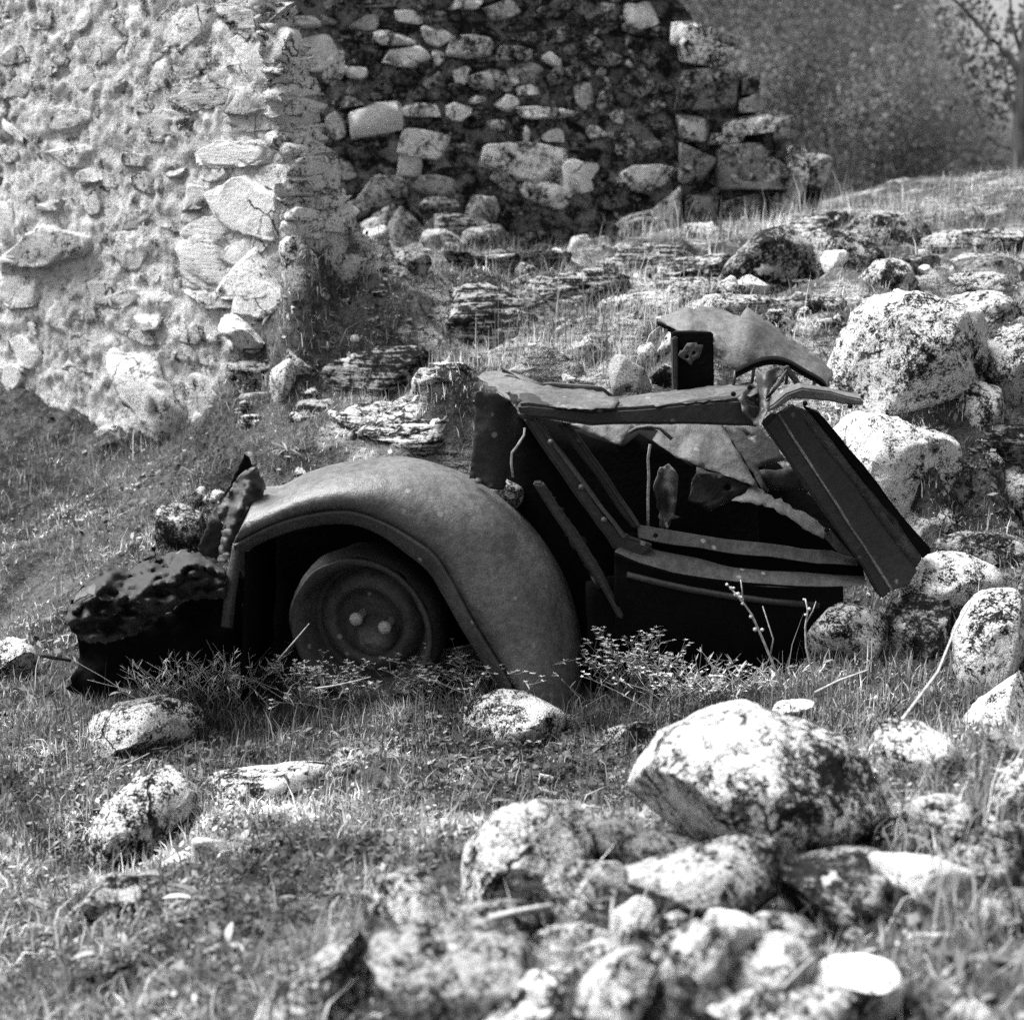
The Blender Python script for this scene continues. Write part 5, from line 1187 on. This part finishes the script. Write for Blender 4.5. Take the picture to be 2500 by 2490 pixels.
# longer dry grass on the ridge, behind the wreck and along its foot
rg = np.random.default_rng(77)
def tuft(px, py, Y, rx, ry, n, L, w, tone, lean=.45):
    c = P(px, py, Y)
    x = c.x+rg.normal(0, rx, n); y = c.y+rg.normal(0, ry, n)
    ok = ~in_car(x, y); x, y = x[ok], y[ok]
    return place_blades(x, y, L, w, tone, rg, lean)
dry = (.32, .45, .6, .4); green = (.13, .55, .45, .25)
for (px, py, Y, rx, ry, n, L, tn) in [(1450,830,5.75,.22,.12,420,.13,dry),(1380,880,5.5,.18,.1,320,.10,dry),(1560,880,5.45,.14,.08,240,.12,dry),(1250,900,5.45,.2,.1,300,.07,dry),
        (1250,640,7.2,.5,.12,420,.08,dry),(1000,640,7.3,.5,.12,420,.08,dry),(1720,560,7.2,.4,.12,420,.10,dry),(1850,540,7.2,.25,.1,320,.12,dry),(1990,520,7.3,.15,.1,160,.16,dry),(2110,500,7.5,.2,.12,200,.11,dry),
        (2300,480,7.8,.5,.2,700,.08,dry),(2450,440,8.0,.4,.2,500,.08,dry),(2350,560,7.0,.45,.25,1200,.07,dry),(2300,640,6.5,.4,.15,800,.06,dry),(1640,660,6.5,.3,.1,400,.09,dry),(1760,620,6.6,.2,.1,300,.1,dry),
        (1150,930,5.45,.25,.1,420,.05,dry),(800,840,5.75,.25,.15,700,.07,green),(880,740,6.1,.3,.2,900,.06,green),(1330,720,6.3,.2,.15,500,.07,green),(620,1120,5.6,.3,.2,900,.05,green),
        (300,1060,6.1,.3,.08,400,.11,green),(120,1100,6.2,.25,.1,400,.12,green),(330,1330,5.3,.2,.1,500,.07,green),(420,1380,4.7,.1,.06,160,.10,green),
        (600,1690,4.12,.25,.05,520,.075,green),(420,1720,4.1,.2,.06,380,.07,green),(900,1690,4.12,.2,.05,520,.075,green),(1180,1680,4.08,.2,.05,520,.08,green),(1450,1690,4.08,.2,.05,520,.09,green),(1700,1690,4.05,.2,.06,560,.09,green),(1880,1680,4.0,.12,.06,360,.09,green),
        (260,1690,4.15,.15,.05,260,.06,green),(2150,1680,3.95,.2,.1,600,.08,green),(2250,1720,3.85,.2,.1,600,.08,green),(2300,2000,2.75,.15,.12,500,.10,green),(2420,2150,2.5,.15,.12,520,.11,green),(2440,2350,2.1,.12,.1,420,.11,green),(2200,2420,2.0,.1,.05,120,.12,green),
        (2080,1720,3.9,.15,.1,400,.07,green),(1500,2230,2.3,.08,.06,80,.11,green),(1380,2190,2.4,.1,.05,120,.1,green)]:
    parts.append(tuft(px, py, Y, rx, ry, int(n*(.75 if tn is dry else .6)), L*.85, .0030, tn, .40 if tn is dry else .95))
V, F, T = join(parts)
go = link('grass', mesh_np('grass', V, F, GRASS, True, {'tone': T})); setp(go, 'short rough grass over the lawn, bank and ridge', 'grass', kind='stuff')

# small-leaved ground cover
def cover(n, seed, size, tone, yr=(1.6, 9.0), dens=1.5, thr=.42, clump=2.2, up=.012, sel=None):
    rg = np.random.default_rng(seed); m = n*3
    y = (yr[0]**(1-dens)+rg.random(m)*(yr[1]**(1-dens)-yr[0]**(1-dens)))**(1/(1-dens)); x = rg.uniform(-1, 1, m)*(y*.42+.25)
    dn = vnoise(np.stack([x*clump, y*clump, np.zeros_like(x)], 1), seed)*.6+.4*vnoise(np.stack([x*clump*5, y*clump*5, np.zeros_like(x)], 1), seed+1)
    ok = (dn > thr*rg.uniform(.7, 1.3, m)) & ~in_car(x, y) & ~((x > -.2+.1*np.sin(y*9)) & (y < 2.75) & (rg.random(m) < .9))
    if sel is not None: ok &= sel(x, y)
    x, y = x[ok][:n], y[ok][:n]; n = len(x)
    z = ground_z(x, y)+rg.uniform(0, up, n)
    s = size*rg.uniform(.5, 1.5, n)
    a = rg.uniform(0, 2*math.pi, n); tl = rg.normal(0, .55, n)
    u = np.stack([np.cos(a)*np.cos(tl), np.sin(a)*np.cos(tl), np.sin(tl)], 1)
    w_ = np.stack([-np.sin(a), np.cos(a), rg.normal(0, .35, n)], 1)
    c = np.stack([x, y, z], 1)
    V = np.stack([c-u*s[:, None]*.6, c+w_*s[:, None]*.38, c+u*s[:, None]*.7, c-w_*s[:, None]*.38], 1).reshape(-1, 3)
    i = np.arange(n)*4
    F = np.stack([i, i+1, i+2, i+3], 1)
    t = tone[0]*np.exp(rg.normal(0, tone[1], n)); t = np.where(rg.random(n) < tone[3], tone[2]*rg.uniform(.7, 1.2, n), t)
    t = t*patchy(x, y)
    return V, F, np.repeat(t, 4)
V, F, T = join([cover(150000, 301, .0065, (.10, .65, .42, .1), thr=.44), cover(14000, 302, .021, (.12, .4, .26, .08), thr=.52, up=.025), cover(40000, 303, .012, (.11, .5, .34, .1), (1.6, 4.2), 1.2, .45, 3.0, .025)])
co_ = link('ground_cover', mesh_np('ground_cover', V, F, LEAF, False, {'tone': T})); setp(co_, 'small-leaved creeping ground cover between the stones', 'ground cover', kind='stuff')

# single plants
def leaf_quads(c, dirv, L, w, rg, segs=3, droop=.6):
    """one pointed leaf as a bent strip"""
    d = Vector(dirv).normalized(); sd = d.cross(Vector((0, 0, 1)))
    sd = sd.normalized() if sd.length > 1e-4 else Vector((1, 0, 0))
    V, F = [], []; p = Vector(c)
    for k in range(segs+1):
        t = k/segs; ww = w*math.sin(math.pi*(0.12+0.83*t))*.5
        V += [tuple(p-sd*ww), tuple(p+sd*ww)]
        d = (d+Vector((0, 0, -droop/segs))).normalized(); p = p+d*(L/segs)
    for k in range(segs): F.append((2*k, 2*k+1, 2*k+3, 2*k+2))
    return V, F
def plant_mesh(name, leaves, mat, parent, tone, rg):
    V, F, T = [], [], []
    for lv, lf in leaves:
        o = len(V); V += lv; F += [tuple(i+o for i in f) for f in lf]; t = tone*math.exp(rg.normal(0, .35)); T += [t]*len(lv)
    return link(name, mesh_np(name, np.array(V), np.array(F), mat, True, {'tone': T}), parent)
def stem_leaves(p0, p1, w, n=4):
    V, F = [], []
    d = (p1-p0); a = d.orthogonal().normalized(); b = d.cross(a).normalized()
    for k in range(2):
        for q in (a, b, -a)[:3]: V.append(tuple((p0 if k == 0 else p1)+q*w*(1 if k == 0 else .6)))
    F = [(0, 1, 4, 3), (1, 2, 5, 4), (2, 0, 3, 5)]
    return V, F
def flower_weed(label, px, py, n, h, spread, seed, heads=True, tone=.2, htone=.6, hs=.011):
    rg = np.random.default_rng(seed); Y = hit(px, py); c = P(px, py, Y); c.z = gz(c.x, c.y)
    r = empty('flowering_weed' if heads else 'weed', c); setp(r, label, 'plant', 'weeds around the wreck')
    st, lf, hd = [], [], []
    for k in range(n):
        a = rg.uniform(0, 2*math.pi); b0 = Vector((rg.normal(0, spread*.4), rg.normal(0, spread*.25), 0))
        hh = h*rg.uniform(.55, 1.1)
        top = b0+Vector((rg.normal(0, spread*.6), rg.normal(0, spread*.35), hh)); mid = b0.lerp(top, .5)+Vector((rg.normal(0, .01), 0, .01))
        st += [stem_leaves(b0, mid, .0016), stem_leaves(mid, top, .0012)]
        for q in range(4):
            t = rg.uniform(.15, .9); p = b0.lerp(top, t); aa = rg.uniform(0, 6.28)
            lf.append(leaf_quads(p, (math.cos(aa), math.sin(aa), rg.uniform(.4, 1.4)), rg.uniform(.02, .045), rg.uniform(.003, .006), rg, 2, .3))
        for q in range(4 if heads else 0):
            p = top+Vector((rg.normal(0, .014), rg.normal(0, .012), rg.normal(0, .010)))
            st.append(stem_leaves(mid.lerp(top, .75), p, .001))
            for w_ in range(7):
                aa = rg.uniform(0, 6.28); hd.append(leaf_quads(p, (math.cos(aa), math.sin(aa), .5), hs*rg.uniform(.5, 1), hs*.8, rg, 1, .3))
    plant_mesh('stems', st, LEAF, r, tone*.8, rg)['kind'] = 'stuff'; plant_mesh('foliage', lf, LEAF, r, tone, rg)['kind'] = 'stuff'
    if heads: plant_mesh('flower_heads', hd, LEAF, r, htone, rg)['kind'] = 'stuff'
    return r
flower_weed('pale flowering weed clump right in front of the fender, beside the wheel', 1180, 1725, 60, .15, .17, 1, True, .3, .42, .012)
flower_weed('tall pale flowering weed clump between the fender and the door', 1530, 1715, 55, .185, .12, 2, True, .3, .42, .012)
flower_weed('small flowering weed growing under the wheel rim', 1000, 1725, 26, .12, .12, 3, True, .3, .4, .012)
flower_weed('thin bare weed in front of the black door, left of the tall dead stalk', 1740, 1715, 30, .14, .14, 4, False, .48)
flower_weed('sparse twiggy weed under the left end of the fender', 570, 1715, 44, .17, .14, 5, False, .5)
flower_weed('twiggy weed in front of the crumpled nose', 430, 1715, 44, .15, .14, 6, False, .5)
flower_weed('low leafy weed directly in front of the wheel', 790, 1730, 44, .12, .16, 7, True, .42, .6, .011)
flower_weed('dense weed at the foot of the door, right of the flowering clumps', 1650, 1725, 40, .11, .14, 8, True, .4, .6, .011)
flower_weed('grey weed at the right end of the door beside the speckled boulder', 1880, 1715, 30, .12, .11, 9, False, .45)
flower_weed('weed sprouting in the gap between the knobbly boulder and the dark hollow stone', 1440, 2240, 8, .11, .05, 10, False, .24)
def rosette(label, px, py, n, L, w, seed, tone=.17, Y=None, up=.5):
    rg = np.random.default_rng(seed+500); Y = Y or hit(px, py); c = P(px, py, Y); c.z = gz(c.x, c.y)+.004
    lv = []
    for k in range(n):
        a = 2*math.pi*k/n+rg.normal(0, .25)
        lv.append(leaf_quads(Vector((rg.normal(0, .006), rg.normal(0, .006), 0)), (math.cos(a), math.sin(a), rg.uniform(.2, 1)*up*2), L*rg.uniform(.6, 1.15), w*rg.uniform(.7, 1.2), rg, 4, .9))
    me = plant_mesh('leafy_plant', lv, LEAF, None, tone, rg); me.location = c
    setp(me, label, 'plant', 'broad-leaved plants in the grass'); return me
for i, (px, py, n, L, w, lab, tn) in enumerate([
    (660, 775, 12, .10, .016, 'spiky rosette at the foot of the pale wall corner', .16),
    (1330, 735, 10, .14, .022, 'dark tongue-leaved plant right of the ribbed outcrop', .09),
    (410, 2150, 12, .07, .018, 'broad-leaved rosette below the broad low rock', .2),
    (480, 2200, 12, .08, .018, 'second broad-leaved rosette, right of the first below the low rock', .2),
    (590, 2070, 10, .07, .018, 'rosette right of the small rounded stone in the lawn', .2),
    (330, 1335, 10, .12, .012, 'tall dark-leaved tuft above the crumpled nose', .1),
    (290, 1080, 9, .13, .012, 'upright leafy tuft at the foot of the pale wall', .14),
    (700, 1110, 10, .10, .010, 'grassy rosette in the bank behind the torn flap', .2),
    (640, 2280, 10, .07, .016, 'leaf rosette in the lawn left of the pale mossy rock', .2),
    (270, 2330, 12, .06, .02, 'flat rosette near the lower left corner', .2),
    (120, 2240, 9, .07, .018, 'flat rosette at the left edge of the lower lawn', .18),
    (430, 2420, 10, .07, .016, 'rosette at the bottom edge left of the dark triangular slab', .2),
    (720, 1960, 9, .06, .017, 'small rosette under the end of the flat white-edged slab', .2),
    (560, 2330, 11, .07, .017, 'rosette above the dark triangular slab', .22),
    (2350, 2360, 9, .11, .02, 'big strap-leaved plant beside the dark mossy block', .09),
    (2440, 2450, 8, .08, .016, 'strap-leaved plant in the lower right corner', .10),
    (300, 1700, 10, .045, .02, 'clover-like plant in front of the crumpled nose', .24)]):
    rosette(lab, px, py, n, L, w, i, tn)
rgw = np.random.default_rng(515)
lawn = []
for k in range(150):
    x = rgw.uniform(-1.25, .25); y = rgw.uniform(2.3, 4.1)
    if abs(x)/y > .36: continue
    z = gz(x, y); m = rgw.integers(5, 10)
    for j in range(m):
        a = rgw.uniform(0, 6.28); L = rgw.uniform(.025, .06)
        lawn.append(leaf_quads((x+rgw.normal(0, .012), y+rgw.normal(0, .012), z), (math.cos(a), math.sin(a), rgw.uniform(.2, 1.2)), L, L*rgw.uniform(.16, .34), rgw, 3, .8))
lw = plant_mesh('lawn_weeds', lawn, LEAF, None, .15, rgw); setp(lw, 'low leafy weeds spread through the lawn', 'weeds', kind='stuff')
def stalk(label, pts, r, seed, buds=0, name='dry_stalk', branch=()):
    """a dry stem through picture positions with their own distances"""
    q = [P(*p) for p in pts]; base = q[0].copy()
    rg = np.random.default_rng(seed+40)
    root = empty(name, base); setp(root, label, 'stalk')
    tube('stem', q, r, STRAW, root, 6, base, r*.55)
    for br in branch: tube('twig', [P(*p) for p in br], r*.6, STRAW, root, 5, base, r*.3)
    for k in range(buds):
        t = rg.uniform(.35, 1); i = min(int(t*(len(q)-1)), len(q)-2); p = q[i].lerp(q[i+1], rg.random())
        bm = bmesh.new(); bmesh.ops.create_icosphere(bm, subdivisions=1, radius=r*rg.uniform(.9, 1.7), matrix=Matrix.Translation(p+Vector(rg.normal(0, r*1.6, 3))))
        from_bm('bud', bm, STRAW, root, True, base)
    return root
stalk('knobbly dead stalk standing in front of the black door', [(1925,1710,3.95),(1895,1640,3.95),(1862,1560,3.95),(1835,1500,3.94),(1810,1465,3.94),(1780,1432,3.93)], .0042, 1, 12, branch=[[(1880,1600,3.95),(1888,1560,3.94),(1862,1480,3.93)],[(1812,1468,3.94),(1812,1440,3.93),(1808,1415,3.93)]])
stalk('thin forked stalk right of the knobbly dead one', [(2000,1720,3.95),(1985,1650,3.95),(1968,1580,3.94),(1966,1530,3.94),(1972,1490,3.93),(1966,1462,3.93)], .0035, 2, 3, branch=[[(1968,1520,3.94),(1985,1490,3.93),(1992,1468,3.93)]])
stalk('dry stem lying across the weeds in front of the wheel', [(770,1680,4.05),(812,1674,4.03),(860,1664,4.02),(905,1652,4.02)], .0028, 3)
stalk('long pale stem leaning in the weeds left of the wheel', [(680,1610,4.1),(710,1575,4.08),(755,1522,4.08)], .0028, 4)
stalk('bent straw lying in the grass left of the torn flap', [(210,1295,5.6),(270,1268,5.55),(330,1240,5.5)], .0035, 5)
stalk('long dry stick in the grass below the pale wall', [(270,1185,6.0),(330,1168,5.95),(390,1150,5.9),(400,1140,5.9)], .006, 6)
stalk('white straw crossing the lawn under the rounded speckled rock', [(255,1898,3.6),(310,1865,3.58),(365,1838,3.56)], .002, 7)
stalk('pale twig lying on the rubble behind the square-edged block', [(1195,2240,2.2),(1270,2222,2.2),(1348,2208,2.2)], .006, 8)
stalk('curved bramble stem over the tall white boulder at the right', [(2160,1850,3.0),(2200,1760,3.1),(2290,1640,3.3),(2330,1540,3.5),(2370,1470,3.7)], .004, 9)
stalk('fallen straw in the middle of the right-hand scrub', [(1990,1690,3.75),(2050,1660,3.72),(2120,1635,3.7)], .004, 10)
stalk('upright dry stem beside the small white knob in the rubble', [(1490,2330,2.12),(1492,2260,2.14),(1496,2190,2.16)], .003, 11)
